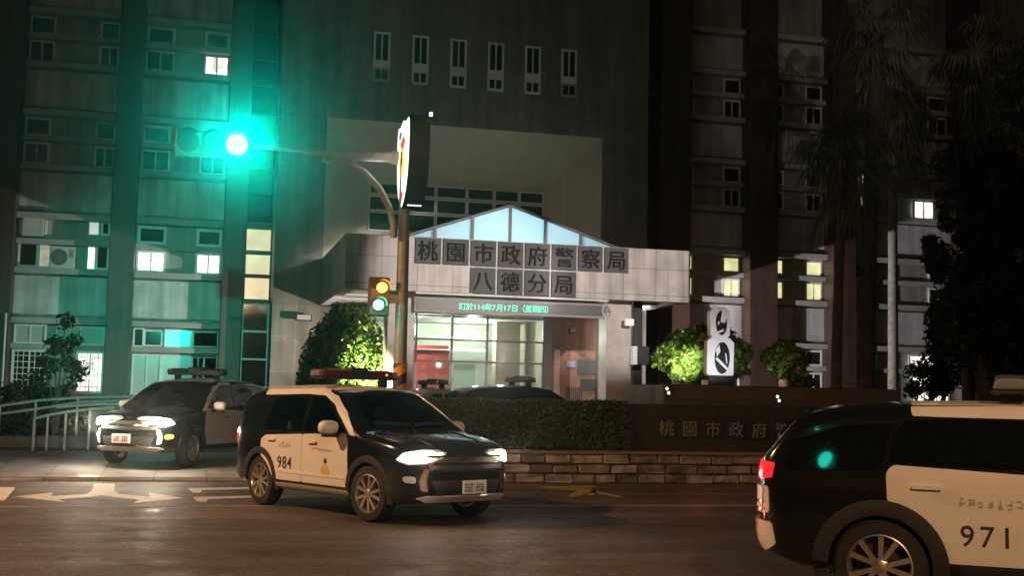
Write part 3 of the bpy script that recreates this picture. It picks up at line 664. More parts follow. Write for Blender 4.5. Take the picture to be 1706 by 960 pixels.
# shrub behind the octagons
rn_ = -16.3
a, b_, tp = at(1097, 600, rn_), at(1247, 600, rn_), at(1150, 546, rn_)
cx = (a.x + b_.x) / 2; rx = (b_.x - a.x) / 2
shrub("bushy_shrub", "bushy shrub lit bright green beside the white octagonal sculpture", "shrub", (cx, rn_, pz + 0.02), (0, 0, (tp.z - pz) * 0.5), (rx, 0.75, (tp.z - pz) * 0.5), 6500, 0.075, 2, m_leaf)
lamp('SPOT', "shrub_uplight", (at(1140, 640, rn_ - 1.1).x, rn_ - 1.15, pz + 0.12), 420, (1, 1, 0.62), 0.04, (at(1128, 600, rn_).x, rn_, pz + 0.85), 78, 0.9)
e = tag(empty("garden_floodlight", (at(1174, 640, rn_ - 1.2).x, rn_ - 1.2, pz + 0.02)), "small pale garden floodlight at the foot of the white octagonal sculpture", "floodlight")
MB().box(-.06, .06, -.05, .05, .0, .1).build("lamp_head", m_frame, e, bevel=.01)
# topiary
tn = -16.8
P = at(1310, 604, tn); rr_ = (at(1347, 604, tn).x - at(1274, 604, tn).x) / 2
e = tag(empty("round_topiary", (P.x, tn, pz + 0.02)), "round green topiary on a white stem standing on the planter", "topiary")
V = leaf_arrays([((0, 0, P.z - pz), (rr_ * .82, rr_ * .82, rr_ * .78), 2600, 0.35)] + clumps((0, 0, P.z - pz + .02), (rr_, rr_, rr_ * .85), 40, .12, 60, 9), 0.065, 5, 0.6)
leaf_obj("foliage", V, m_leaf, e)
sxp = at(1301, 630, tn).x - P.x
MB().lathe([(0, 0), (0.10, 0), (0.12, 0.3), (0.10, 0.31), (0, 0.31)], (sxp * 0.6, 0, 0), 'z', 12).build("pot", m_frame, e, smooth=True)
MB().tube([(sxp * .6, 0, .3), (0, 0, P.z - pz)], [.03, .02], 6).build("stem", m_bark, e)
lamp('SPOT', "topiary_uplight", (P.x - 0.9, tn - 0.6, pz + 0.3), 9, (0.95, 1, 0.8), 0.04, (P.x, tn, P.z), 60, 0.8)
# low plant at the foot of the topiary
shrub("low_plant", "small low dark plant right beside the topiary stem", "plant", (at(1340, 640, tn).x, tn, pz + 0.02), (0, 0, .1), (.3, .25, .12), 260, 0.06, 12, m_treeleaf)
# hedge
hx0, hx1, hn0, hn1 = 7.9, sx0 - 0.06, -19.65, -18.9
hz0, hz1 = wz, at(900, 668, -19.5).z
e = tag(empty("clipped_hedge", (hx0, -19.3, 0)), "long clipped dark green hedge standing on the low stone wall", "hedge")
rg = np.random.default_rng(4); n = 21000
face = rg.random(n); P3 = np.zeros((n, 3)); Nn = np.zeros((n, 3))
P3[:, 0] = rg.random(n) * (hx1 - hx0); P3[:, 1] = rg.random(n) * (hn1 - hn0) + hn0 + 19.3; P3[:, 2] = hz0 + 0.03 + rg.random(n) * (hz1 - hz0 - 0.03)
k1 = face < .62; P3[k1, 1] = hn0 + 19.3 + np.abs(rg.normal(size=k1.sum())) * .05; Nn[k1, 1] = -1
k2 = (face >= .62) & (face < .92); P3[k2, 2] = hz1 - np.abs(rg.normal(size=k2.sum())) * .05; Nn[k2, 2] = 1
k3 = face >= .92; P3[k3, 0] = hx1 - hx0 - np.abs(rg.normal(size=k3.sum())) * .03; Nn[k3, 0] = 1
P3 += rg.normal(size=(n, 3)) * 0.016
P3[:, 1] += 0.05 * np.sin(P3[:, 0] * 3.1) * np.cos(P3[:, 2] * 5); P3[:, 2] += 0.015 * np.sin(P3[:, 0] * 5) * (P3[:, 2] > hz1 - .2)
Nn += rg.normal(size=(n, 3)) * .7; Nn /= np.linalg.norm(Nn, axis=1)[:, None]
T_ = np.cross(Nn, rg.normal(size=(n, 3))); T_ /= np.linalg.norm(T_, axis=1)[:, None]; Bq = np.cross(Nn, T_); sz = 0.034 * rg.uniform(.6, 1.4, n)[:, None]
leaf_obj("foliage", np.stack([P3 - T_ * sz, P3 + Bq * sz * .5, P3 + T_ * sz, P3 - Bq * sz * .5], 1).reshape(-1, 3), m_hedge, e)
MB().box(0.1, hx1 - hx0 - 0.1, hn0 + 19.42, hn1 + 19.2, 0.02, hz1 - 0.14).build("branches", mat("hedge_twigs", (0.02, 0.018, 0.012), 0.9), e)
MB().box(0.0, 1.75, hn0 + 19.42, hn1 + 19.2, 0.0, hz0).build("base", mat("coping_stone", (0.16, 0.13, 0.11)), e)
# sapling and bush at the far left
sp_n = -9.0
P = at(95, 660, sp_n)
e = tag(empty("thin_sapling", (P.x, sp_n, YZ)), "thin young tree with sparse dark leaves before the barred window", "tree")
f = MB(); Vb = []
tips = [(-0.35, 0, 2.1), (0.1, .1, 3.1), (0.35, -.1, 2.6), (-.1, -.1, 2.5), (.5, .1, 1.9), (-.55, .1, 1.6)]
for tx_, ty_, tz_ in tips:
    f.tube([(0, 0, 0), (tx_ * .25, ty_ * .3, tz_ * .5), (tx_, ty_, tz_)], [.035, .025, .008], 6)
    Vb.append(((tx_, ty_, tz_), (.28, .25, .25), 60, .1)); Vb.append(((tx_ * .7, ty_, tz_ * .8), (.25, .2, .25), 40, .1))
f.build("trunk", m_bark, e, smooth=True); leaf_obj("crown", leaf_arrays(Vb, .1, 8), m_treeleaf, e)
P = at(40, 668, -8.0)
shrub("dark_bush", "low dark bush behind the handrails under the left windows", "shrub", (P.x, -8.0, YZ), (0, 0, .75), (1.5, .7, .8), 2600, .08, 14, m_treeleaf)
# palms
def frond_fan(f, base, dirv, L, droop, q, nb=13, spread=1.25):
    d0 = Vector(dirv).normalized(); side = d0.cross(Vector((0, 0, 1)))
    side = side.normalized() if side.length > .01 else Vector((1, 0, 0))
    tip = base + d0 * L * .45
    f.tube([base, tip], [.02, .012], 4, False)
    for k in range(nb):
        w = (k / (nb - 1) - .5) * 2 * spread
        v = (d0 * math.cos(w) + side * math.sin(w)); l_ = L * .62 * (1 - .25 * abs(w) / spread) * q.uniform(.85, 1.1)
        p1 = tip + v * l_ * .55 + Vector((0, 0, -droop * l_ * .18)); p2 = tip + v * l_ * .95 + Vector((0, 0, -droop * l_ * .75))
        s_ = Vector((v.y, -v.x, 0)) + Vector((0, 0, .25)); s_ = s_.normalized() * .035
        f.add([tip, p1 - s_, p2, p1 + s_], [(0, 1, 2, 3)])
def palm(base, ztop, r0, seed, label, lean=(0, 0), L=1.7):
    q = random.Random(seed); e = tag(empty("palm_tree", (base[0], base[1], 0.06)), label, "palm", "palms in the front yard")
    f = MB(); zs_ = [ztop * k / 14 for k in range(15)]
    f.tube([(lean[0] * (k / 14) ** 1.5, lean[1] * (k / 14), z) for k, z in enumerate(zs_)], [r0 * (1.25 if k == 0 else 1 - .02 * k) * (1.06 if k % 2 else 1) for k in range(15)], 14)
    f.build("trunk", mat("palm_bark_pale", (0.27, 0.25, 0.21), 0.85, var=0.35, scale=6, bump=.5, bscale=20) if seed == 23 else mat("palm_bark_dark", (0.08, 0.07, 0.055), 0.9, var=0.4, scale=6, bump=.5, bscale=20), e, smooth=True)
    t_ = Vector((lean[0], lean[1], ztop)); f = MB()
    for k in range(44):
        az = q.uniform(0, 2 * math.pi); el = q.uniform(-1.25, 1.2)
        frond_fan(f, t_ + Vector((0, 0, q.uniform(-.9 if el < -.4 else -.2, .2))), (math.cos(az) * math.cos(el), math.sin(az) * math.cos(el), math.sin(el)), L * q.uniform(.75, 1.1), 1.0 if el > -.3 else .6, q)
    f.build("crown", m_palm, e)
    return e
for (px_, pyb, n_, cy_, r0, seed, lb_, px2) in (
    (1391, 640, -11, 262, .16, 21, "thin dark palm trunk standing just right of the round topiary", 1405),
    (1440, 640, -9.5, 60, .27, 22, "thick dark palm trunk second from the topiary with a tall crown", 1462),
    (1488, 640, -4.0, 205, .19, 23, "pale grey palm trunk lit on its lower half", 1487),
    (1612, 640, -9, 95, .2, 24, "tall palm with a drooping crown rising above the dark right hand tree", 1622)):
    P = at(px_, pyb, n_); T2 = at(px2, cy_, n_)
    palm((P.x, n_), T2.z, r0, seed, lb_, (T2.x - P.x, 0), 2.0)
# dark trees at the right
def tree(base, blobs, th, seed, label, size=.12):
    e = tag(empty("broad_tree", (base[0], base[1], 0.06)), label, "tree", "dark trees at the right")
    f = MB(); q = random.Random(seed)
    f.tube([(0, 0, 0), (.1, 0, th * .5), (0, .1, th)], [.28, .22, .16], 12)
    for c, r_, n, s_ in blobs: f.tube([(0, .05, th * .8), ((c[0]) * .5, c[1] * .5, (th + c[2]) * .5), c], [.12, .08, .02], 6)
    f.build("trunk", m_bark, e, smooth=True)
    BB = []
    for i, (c, r_, n, s_) in enumerate(blobs): BB += clumps(c, [x_ * .9 for x_ in r_], 22, min(r_) * .38, n // 22, seed + i)
    leaf_obj("crown", leaf_arrays(BB, size, seed), m_treeleaf, e)
def blob(px_, py_, n_, bx_, r_, cnt): P = at(px_, py_, n_); return ((P.x - bx_[0], n_ - bx_[1], P.z), r_, cnt, .3)
b0 = (at(1640, 660, -11).x, -11)
tree(b0, [blob(1640, 300, -11, b0, (1.3, 1.4, 1.4), 3600), blob(1590, 420, -11, b0, (.9, 1.2, 1.4), 3000), blob(1690, 420, -11.4, b0, (1.3, 1.3, 1.6), 3600), blob(1610, 540, -11.5, b0, (1.0, 1.2, 1.2), 3000), blob(1690, 580, -11, b0, (1.3, 1.2, 1.2), 3000)], 3.2, 31, "dark leafy tree hiding the far right of the building")
b1 = (at(1560, 660, -7).x, -7)
tree(b1, [blob(1545, 640, -7, b1, (.9, .8, .7), 1500), blob(1590, 600, -7, b1, (.9, .9, 1.2), 2000)], 1.0, 41, "low dark tree in front of the lit window at the building's right end", .1)
b2 = (at(1760, 660, -13).x, -13)
tree(b2, [blob(1750, 150, -13, b2, (1.6, 1.5, 1.6), 3000), blob(1740, 330, -13, b2, (1.5, 1.5, 1.8), 3000), blob(1735, 520, -13, b2, (1.5, 1.4, 1.6), 3000)], 3.5, 51, "tall dark tree cut off by the right edge")

# ------------------------------------------------------------------ octagonal sculpture
OC = tag(empty("octagon_sculpture", (at(1198, 630, -17.2).x, -17.2, pz + 0.02)), "white sculpture of two stacked octagonal frames with dark oval hollows and bright blades", "sculpture")
m_oct = mat("white_lacquer", (0.66, 0.68, 0.74), 0.3); m_hollow = mat("hollow_black", (0.012, 0.012, 0.012), 0.4)
def octagon(cx_, cy_, w, h, ang, cut):
    pts = [(-w, -h + cut), (-w + cut, -h), (w - cut, -h), (w, -h + cut), (w, h - cut), (w - cut, h), (-w + cut, h), (-w, h - cut)]
    r_ = lambda a, b: (cx_ + a * math.cos(ang) - b * math.sin(ang), cy_ + a * math.sin(ang) + b * math.cos(ang))
    o = MB().prism([r_(*p_) for p_ in pts], 'y', -.09, .09).build("octagon_frame", m_oct, OC, bevel=.012)
    ov = [r_(w * .12 + .56 * w * math.cos(t_), .78 * h * math.sin(t_)) for t_ in [2 * math.pi * k / 24 for k in range(24)]]
    MB().prism(ov, 'y', -.1, -.085).build("hollow", m_hollow, o)
    return o, r_
s_ = (at(1230, 600, -17.2).x - at(1180, 600, -17.2).x) / 50
ox = OC.location.x
cz = lambda y: at(1197, y, -17.2).z - pz - .02
o, r_ = octagon(at(1197.5, 597, -17.2).x - ox, cz(597), 22.5 * s_, 31.5 * s_, -.02, 7 * s_)
g = MB().prism([r_(-6 * s_, 2 * s_), (r_(-9 * s_, 12 * s_)), r_(-3 * s_, 20 * s_), r_(-1 * s_, 10 * s_)], 'y', -.118, -.102)
g.prism([r_(-9 * s_, -2 * s_), r_(-6 * s_, 1 * s_), r_(13 * s_, -16 * s_), r_(11 * s_, -19 * s_)], 'y', -.118, -.102)
g.prism([r_(7 * s_, 8 * s_), r_(9 * s_, 6 * s_), r_(11 * s_, -8 * s_), r_(9.5 * s_, -8 * s_)], 'y', -.118, -.102)
g.build("blade", m_oct, o)
o, r_ = octagon(at(1197, 539, -17.2).x - ox, cz(539), 16.5 * s_, 24 * s_, .03, 6 * s_)
g = MB().prism([r_(0, 2 * s_), r_(4 * s_, 22 * s_), r_(8 * s_, 24 * s_), r_(12 * s_, 14 * s_), r_(7 * s_, 0)], 'y', -.118, -.102)
g.prism([r_(-6 * s_, -16 * s_), r_(-5 * s_, -13 * s_), r_(5 * s_, -9 * s_), r_(4 * s_, -13 * s_)], 'y', -.118, -.102)
g.prism([r_(-4 * s_, 2 * s_), r_(-2 * s_, 3 * s_), r_(-2 * s_, -2 * s_), r_(-4 * s_, -3 * s_)], 'y', -.118, -.102)
g.build("blade", m_oct, o)
bx("plinth", m_hollow, OC, -20 * s_, 22 * s_, -.12, .15, 0, cz(626), .01)
lamp('SPOT', "sculpture_light", (ox - 0.2, -18.4, pz + 0.15), 75, (0.95, 0.97, 1), 0.04, (ox, -17.2, pz + .9), 80, 0.8)

# ------------------------------------------------------------------ traffic signal and emblem sign
pn0 = -19.45
PB = at(664, 700, pn0)
TS = tag(empty("traffic_signal", (PB.x, pn0, 0.07)), "traffic signal pole with a long arm carrying a glowing green light", "traffic light")
L = lambda x, y, n: at(x, y, n) - Vector((PB.x, pn0, 0.07))
top = L(672, 262, pn0)
MB().tube([(0, 0, 0), (0, 0, 2), (top.x * .2, 0, top.z + .1)], [.135, .125, .10], 16).build("pole", m_pole, TS, smooth=True)
MB().lathe([(0, 0), (.24, 0), (.24, .03), (.16, .05), (.135, .2)], (0, 0, 0), 'z', 16).build("base_plate", m_pole, TS)
za, zb_ = L(660, 642, pn0).z, L(660, 607, pn0).z
m_or = mat("orange_band", (0.75, 0.30, 0.03), 0.5); m_bk = mat("black_band", (0.02, 0.02, 0.02), 0.5)
for k in range(5):                # diagonal warning stripes wrapped on the pole
    f = MB(); vs = []; seg = 20
    h = .2; z0 = za - .75 + .2 * 2 * k * .98
    for j in range(seg + 1):
        w = 2 * math.pi * j / seg; sk_ = .22 * math.sin(w * .5 + .0) * 1.0 + .16 * math.cos(w)
        for zz in (z0 + sk_, z0 + sk_ + h): vs.append((.1375 * math.cos(w), .1375 * math.sin(w), min(max(zz, .3), zb_ + .02)))
    f.add(vs, [(2 * j, 2 * j + 2, 2 * j + 3, 2 * j + 1) for j in range(seg)])
    f.build("warning_stripe", m_or, TS, smooth=True)
MB().lathe([(.131, .3), (.134, .31), (.1345, zb_), (.131, zb_ + .01)], (0, 0, 0), 'z', 20).build("warning_sleeve", m_bk, TS, smooth=True)
an = -20.6
gl_ = L(395, 240, an - .2)
a0, a1, a2 = L(658, 262, pn0 - .1), L(540, 257, pn0 - .6), L(418, 243, an)
MB().tube([a0, a1], [.10, .085], 12).build("arm", m_pole, TS, smooth=True)
MB().tube([a1, a1.lerp(a2, .35), a2], [.06, .045, .035], 10).build("arm_tip", m_pole, TS, smooth=True)
MB().tube([L(651, 262, pn0 - .1), L(663, 263, pn0 - .1)], .13, 12).build("collar", m_pole, TS, smooth=True)
br_ = [L(538, 266, pn0 - .62), L(575, 270, pn0 - .45), L(606, 286, pn0 - .3), L(632, 314, pn0 - .22), L(648, 345, pn0 - .16), L(655, 372, pn0 - .15), L(656, 396, pn0 - .14)]
MB().tube(br_, .065, 10).build("brace", m_pole, TS, smooth=True)
m_house = mat("signal_housing", (0.03, 0.035, 0.03), 0.5)
HD = MB().box(gl_.x - 1.05, gl_.x + .23, gl_.y + .06, gl_.y + .3, gl_.z - .22, gl_.z + .22).build("signal_head", m_house, TS, bevel=.03)
m_green = mat("green_lens_on", (0.2, 0.9, 0.6), 0.3, emit=(0.56, 1.0, 0.88), estr=1.7)
m_off = [mat("red_lens_off", (0.015, 0.006, 0.006), 0.5), mat("yellow_lens_off", (0.015, 0.012, 0.006), 0.5)]
for k, mm in enumerate((m_off[0], m_off[1], m_green)):
    c = (gl_.x - .82 + .41 * k, gl_.y + .05, gl_.z)
    MB().lathe([(0, -.05), (.1, -.04), (.185, 0), (.185, .02)], c, 'y', 24).build("lens", mm, HD, smooth=True)
    f = MB(); vs = []
    for j in range(17):
        w = R(-20) + R(220) * j / 16
        for yy in (-.24 if 3 < j < 13 else -.12, .02): vs.append((c[0] + .2 * math.cos(w), c[1] + yy, c[2] + .2 * math.sin(w)))
    f.add(vs, [(2 * j, 2 * j + 2, 2 * j + 3, 2 * j + 1) for j in range(16)]); f.build("visor", m_house, HD)
gw = gl_ + Vector((PB.x, pn0, .07))
lamp('SPOT', "green_signal_lamp", gw + Vector((0, -.06, 0)), 3300, (0.0, 1.0, 0.72), .12, CAM + Vector((0, 0, .8)), 34, .7)
# two lamp head on the side of the pole
sg = -19.75
u_, l_ = L(637, 479, sg), L(631, 508, sg)
SH = MB().box(min(u_.x, l_.x) - .17, u_.x + .15, u_.y + .08, u_.y + .3, l_.z - .2, u_.z + .2).build("side_signal_head", mat("orange_housing", (0.10, 0.042, 0.015), 0.5), TS, bevel=.02)
MB().box(u_.x + .1, .02, u_.y + .2, u_.y + .28, u_.z - .2, u_.z - .12).box(u_.x + .1, .02, u_.y + .2, u_.y + .28, l_.z + .05, l_.z + .12).build("bracket", m_pole, SH)
m_amb = mat("amber_lens_on", (0.9, 0.5, 0.1), 0.3, emit=(1.0, 0.60, 0.12), estr=2.2)
m_grn2 = mat("green_side_lens_on", (0.2, 0.9, 0.6), 0.3, emit=(0.5, 1.0, 0.86), estr=1.8)
for c, mm in ((u_, m_amb), (l_, m_grn2)):
    MB().lathe([(0, -.04), (.06, -.03), (.098, 0), (.098, .09)], (c.x, c.y, c.z), 'y', 20).build("lens", mm, SH, smooth=True)
    f = MB(); vs = []
    for j in range(15):
        w = R(-10) + R(200) * j / 14
        for yy in (-.2, .08): vs.append((c.x + .135 * math.cos(w), c.y + yy, c.z + .135 * math.sin(w)))
    f.add(vs, [(2 * j, 2 * j + 2, 2 * j + 3, 2 * j + 1) for j in range(14)]); f.build("visor", mat("orange_housing", (0.1, .042, .015)), SH)
uw = u_ + Vector((PB.x, pn0, .07)); lw_ = l_ + Vector((PB.x, pn0, .07))
lamp('POINT', "amber_lamp", uw + Vector((0, -.12, 0)), 9, (1, .45, .08), .08)
lamp('POINT', "green_side_lamp", lw_ + Vector((0, -.12, 0)), 12, (0, 1, .65), .08)
# backlit emblem sign on top of the pole, a shield in the plane across the facade
ES = tag(empty("emblem_sign", (PB.x, pn0, 0.07)), "backlit white shield shaped police emblem sign with black sides on top of the pole", "sign")
n0, n1 = -20.25, -18.85
zt_, zb2 = L(690, 184, n0).z, L(672, 346, n0 + .5).z
xf = L(684, 184, n0).x; xr = L(718, 184, n0).x
H_ = zt_ - zb2; c_ = (n0 + n1) / 2 - pn0; hw = (n1 - n0) / 2
half = [(0, 0), (.30, .05), (.62, .16), (.86, .32), (.97, .52), (1.0, .72), (.98, .88), (.86, .97), (.5, .955), (0, 1.0)]
sh_ = [(c_ + a * hw, zb2 + b * H_) for a, b in half] + [(c_ - a * hw, zb2 + b * H_) for a, b in half[-2:0:-1]]
MB().prism(sh_, 'x', xf, xr).build("casing", mat("sign_casing", (0.012, 0.02, 0.018), 0.5), ES)
sc = lambda k, t_: [(c_ + (a - c_) * k, zb2 + H_ * .5 + (b - zb2 - H_ * .5) * k) for a, b in t_]
m_signw = mat("backlit_white", (0.8, 0.8, 0.8), 0.3, emit=(1, .98, .95), estr=1.6)
MB().prism(sc(.95, sh_), 'x', xf - .012, xf - .001).build("face", m_signw, ES)
MB().prism(sc(.93, sh_), 'x', xr + .001, xr + .006).build("back_panel", mat("sign_back", (0.02, 0.03, 0.027), 0.4), ES)
def mark(name, pts, col, es, dx):
    mt = mat("sign_" + name, col, .4, emit=col, estr=es)
    for x0, x1 in ((xf - .013 - dx, xf - .0125),): MB().prism([(c_ + a * hw, zb2 + b * H_) for a, b in pts], 'x', x0, x1).build(name, mt, ES)
circ = lambda a, b, r1, r2, n=20: [(a + r1 * math.cos(2 * math.pi * k / n), b + r2 * math.sin(2 * math.pi * k / n)) for k in range(n)]
mark("red_mark", [(-.45, .74), (-.1, .78), (0, .88), (.1, .78), (.45, .74), (.2, .68), (.25, .6), (0, .66), (-.25, .6), (-.2, .68)], (.85, .08, .06), .9, .002)
mark("yellow_mark", circ(0, .5, .42, .17), (.95, .80, .08), .95, .004)
mark("grey_mark", circ(.45, .84, .22, .045, 12), (.3, .3, .32), .3, .002)
mark("dark_mark", [(-.08, .5), (.02, .56), (.1, .5), (.02, .47)], (.25, .2, .05), .3, .007)
mark("dark_mark", [(-.6, .42), (-.45, .5), (-.42, .38)], (.2, .2, .22), .3, .002)
mark("red_mark", [(-.3, .16), (0, .20), (.3, .16), (0, .07)], (.65, .1, .25), .6, .002)
bx("leak_glow", m_signw, ES, xr - .03, xr + .03, n0 - pn0 - .03, n0 - pn0 + .02, zt_ - .08, zt_ - .01)  # small glowing block stands in for light leaking at the casing corner
for k in range(5): bx("bottom_light", m_signw, ES, xf + .03 + .055 * k, xf + .065 + .055 * k, c_ - .5, c_ - .45, zb2 + .0, zb2 + .02)
lamp('POINT', "sign_light", (PB.x + xf - .5, (n0 + n1) / 2, (zt_ + zb2) / 2), 12, (1, .97, .92), .3)

# ------------------------------------------------------------------ handrails at the left
def rail(name, label, lines, posts, r_=.03):
    P0 = lines[0][0]; e = tag(empty(name, (P0[0], P0[1], 0.06)), label, "handrail", "steel handrails of the ramp")
    o_ = Vector((P0[0], P0[1], .06))
    for l2 in lines: MB().tube([Vector(p_) - o_ for p_ in l2], r_, 8).build("rail", m_steel, e, smooth=True)
    for p_, zt2 in posts: MB().tube([(p_[0] - o_.x, p_[1] - o_.y, 0.0), (p_[0] - o_.x, p_[1] - o_.y, zt2 - .06)], r_ * .85, 8).build("post", m_steel, e, smooth=True)
hn = -11.8
A_ = lambda *pp: [at(x, y, hn + k_) for x, y, k_ in pp]
l1, l2 = A_((-60, 690, -.6), (0, 677, -.4), (60, 668, 0), (130, 663, .6), (216, 661, 1.2)), A_((-60, 702, -.6), (0, 690, -.4), (60, 682, 0), (130, 671, .6), (212, 668, 1.2))
rail("handrail", "long double steel handrail rising from the left edge", [l1, l2], [((p_.x, p_.y), p_.z) for p_ in l1[1:4]])
l3, l4 = A_((57, 698, -1.2), (80, 692, -1.1), (110, 687, -.9), (150, 682, -.6), (190, 680, -.4)), A_((95, 679, -.9), (130, 676, -.6), (165, 674, -.4), (200, 674, -.2))
rail("handrail", "short steel handrail with a bent end post beside the left police car", [l3, l4], [((p_.x, p_.y), p_.z) for p_ in (l3[0], l3[1], l3[2], l3[3])])
tag(MB().prism([(-9, 0.05), (2.4, .05), (2.4, .5), (-9, .12)], 'y', -11.3, -10.2).build("ramp", mat("ramp_concrete", (0.14, 0.14, 0.135), .7, var=.2)), kind="structure")
# down pipe beside the left bay
MB().tube([(-1.75 - 13, -.06, 0), (-1.75 - 13, -.06, 3.95)], .035, 8).build("down_pipe", m_frame, BLD, smooth=True)
# ------------------------------------------------------------------ things fixed to the building
def ac(loc, w, h, label, fan=True):
    e = tag(empty("air_conditioner", loc), label, "air conditioner", "air conditioners on the left wing")
    MB().box(0, w, -.3, 0, 0, h).build("casing", mat("ac_casing", (.50, .50, .48), .45, var=.06), e, bevel=.015)
    if fan:
        cx_ = w * .36
        MB().lathe([(0, -.305), (h * .36, -.305), (h * .36, -.3)], (cx_, 0, h * .5), 'y', 28).build("fan_opening", m_dark, e)
        f = MB()
        for k in range(5): rr2 = h * .36 * (k + 1) / 5; f.lathe([(rr2 - .006, -.325), (rr2 + .006, -.325), (rr2 + .006, -.315)], (cx_, 0, h * .5), 'y', 28)
        for k in range(6): w_ = math.pi * k / 6; f.tube([(cx_ - math.cos(w_) * h * .36, -.32, h * .5 - math.sin(w_) * h * .36), (cx_ + math.cos(w_) * h * .36, -.32, h * .5 + math.sin(w_) * h * .36)], .004, 4)
        f.build("fan_grille", mat("ac_grille", (.3, .3, .3), .5), e)
        MB().box(w * .76, w * .93, -.306, -.301, h * .5, h * .85).build("vent_panel", mat("ac_vent", (.28, .22, .24), .5), e)
    else:
        MB().box(w * .1, w * .8, -.306, -.301, h * .4, h * .9).build("vent_panel", mat("ac_front", (.6, .57, .55), .5), e)
p0, p1 = at(83, 442, .62), at(127, 407, .62)
ac((p0.x, .78, 5.52), p1.x - p0.x, p1.z - p0.z, "white outdoor air conditioner with a round fan on the left wing ledge")
p0, p1 = at(37, 383, .6), at(74, 356, .6)
ac((p0.x, .8, 6.56), p1.x - p0.x, p1.z - p0.z + .1, "white boxy air conditioner without a visible fan at the left window", False)
for (x, y, n_, cat, lb_, white) in ((950, 551, EN, "floodlight", "small black floodlight high on the red brick wall", False), (1006, 556, EN, "floodlight", "small white floodlight at the corner of the red brick wall", True), (1043, 538, CN + .55, "floodlight", "white floodlight on the right canopy column", True), (505, 530, CY, "floodlight", "dark floodlight on a bracket above the left round shrub", False)):
    P = at(x, y, n_)
    e = tag(empty("floodlight", P), lb_, cat, "floodlights on the entrance walls")
    MB().box(-.03, .03, -.2, -.005, -.02, .02).build("bracket", m_dark, e)
    mm = mat("floodlight_white", (.7, .7, .68), .3, emit=(1, .95, .9), estr=.5) if white else m_dark
    w_ = .28 if x == 505 else .13
    MB().prism([(-.12, .16), (.1, .08), (.08, -.12), (-.2, -.08)], 'x', -w_, w_ * .8).build("lamp_head", mm, e, bevel=.01) if False else MB().box(-w_, w_, -.36, -.2, -.11, .1).build("lamp_head", mm, e, bevel=.02)
    MB().box(-w_ * .8, w_ * .8, -.366, -.361, -.08, .08).build("lamp_glass", m_headw if not white else mm, e)
P = at(950, 551, EN); lamp('SPOT', "wall_floodlight_beam", (P.x, EN - .55, P.z - .1), 55, (1, .86, .78), .03, (P.x + .1, EN - .1, 1.0), 66, .12)
# column cabinet and camera
P = at(1058, 593, CN + .55)
e = tag(empty("wall_cabinet", (P.x, CN + .55, P.z)), "dark cabinet with a pale grooved side fixed to the right canopy column", "cabinet")
MB().box(-.02, .34, -.3, -.002, -.28, .28).build("cabinet_box", m_plastic, e, bevel=.01)
f = MB()
for k in range(8): f.box(-.16, -.03, -.28, -.02, -.27 + .069 * k, -.27 + .069 * k + .058)
f.build("grooved_lamp", mat("pale_lamp", (.6, .6, .58), .3, emit=(1, .98, .94), estr=.35), e)
MB().tube([(.05, -.04, -.28), (.05, -.04, -P.z + .1)], .012, 6).build("cable", m_plastic, e)
P = at(1011, 518, CN + .4)
e = tag(empty("dome_camera", (P.x, CN + .4, P.z)), "round wire bracket with a camera at the right end of the led board", "camera")
f = MB(); f.tube([(.17 * math.cos(2 * math.pi * k / 24), -.05, .19 * math.sin(2 * math.pi * k / 24)) for k in range(25)], .014, 6); f.build("ring", m_frame, e, smooth=True)
MB().box(-.08, .06, -.1, .1, -.06, .1).build("camera_body", mat("camera_grey", (.3, .3, .3), .4), e, bevel=.02)

# second signal, for the drivers leaving the yard, on the camera's side of the road
G = GREEN2
e = tag(empty("traffic_signal", (G.x - 5.6, G.y - .2, 0)), "traffic signal behind the viewer whose green light mirrors in the close police car", "traffic light")
MB().tube([(0, 0, 0), (0, 0, G.z + .4)], .09, 12).build("pole", m_pole, e, smooth=True)
MB().tube([(0, -.1, G.z + .2), (5.6, -.1, G.z + .2)], .05, 8).build("arm", m_pole, e, smooth=True)
hd2 = MB().box(5.38, 5.82, -.12, .06, -.22 + G.z, G.z + 1.0).build("signal_head", m_house, e, bevel=.02)
for k, mm in enumerate((mat("green_lens_far", (0.2, 0.9, 0.6), 0.3, emit=(0.02, 1.0, 0.72), estr=12), m_off[1], m_off[0])):
    MB().lathe([(0, .16), (.06, .15), (.11, .12), (.135, .07)], (5.6, .02, G.z + .4 * k), 'y', 24).build("lens", mm, hd2, smooth=True)

# ------------------------------------------------------------------ patrol cars
def interp(tab, x):
    if x <= tab[0][0]: return tab[0][1]
    for (a, b), (c, d) in zip(tab, tab[1:]):
        if x <= c:
            t = (x - a) / (c - a); return b + (d - b) * t
    return tab[-1][1]
def smooth_interp(tab, x): return (interp(tab, x - .05) + 2 * interp(tab, x) + interp(tab, x + .05)) / 4
def rpoly(pts, r=.05, seg=4):
    out = []; n = len(pts)
    for i in range(n):
        p = Vector(pts[i]); a = Vector(pts[i - 1]); b = Vector(pts[(i + 1) % n])
        da, db = (a - p), (b - p); rr = min(r, da.length * .45, db.length * .45)
        p0 = p + da.normalized() * rr; p1 = p + db.normalized() * rr
        for k in range(seg + 1):
            t = k / seg; out.append(tuple(p0 * (1 - t) ** 2 + p * 2 * t * (1 - t) + p1 * t * t))
    return out
SIDEGLASS = [("front_window", [(-.10, 1.085), (.86, 1.10), (.80, 1.16), (.42, 1.44), (.18, 1.545), (-.10, 1.56)]),
             ("rear_door_window", [(-.16, 1.08), (-.16, 1.56), (-.75, 1.55), (-1.08, 1.49), (-1.2, 1.12), (-1.1, 1.07)]),
             ("quarter_window", [(-1.28, 1.12), (-1.16, 1.47), (-1.55, 1.44), (-1.85, 1.28), (-1.85, 1.16)])]
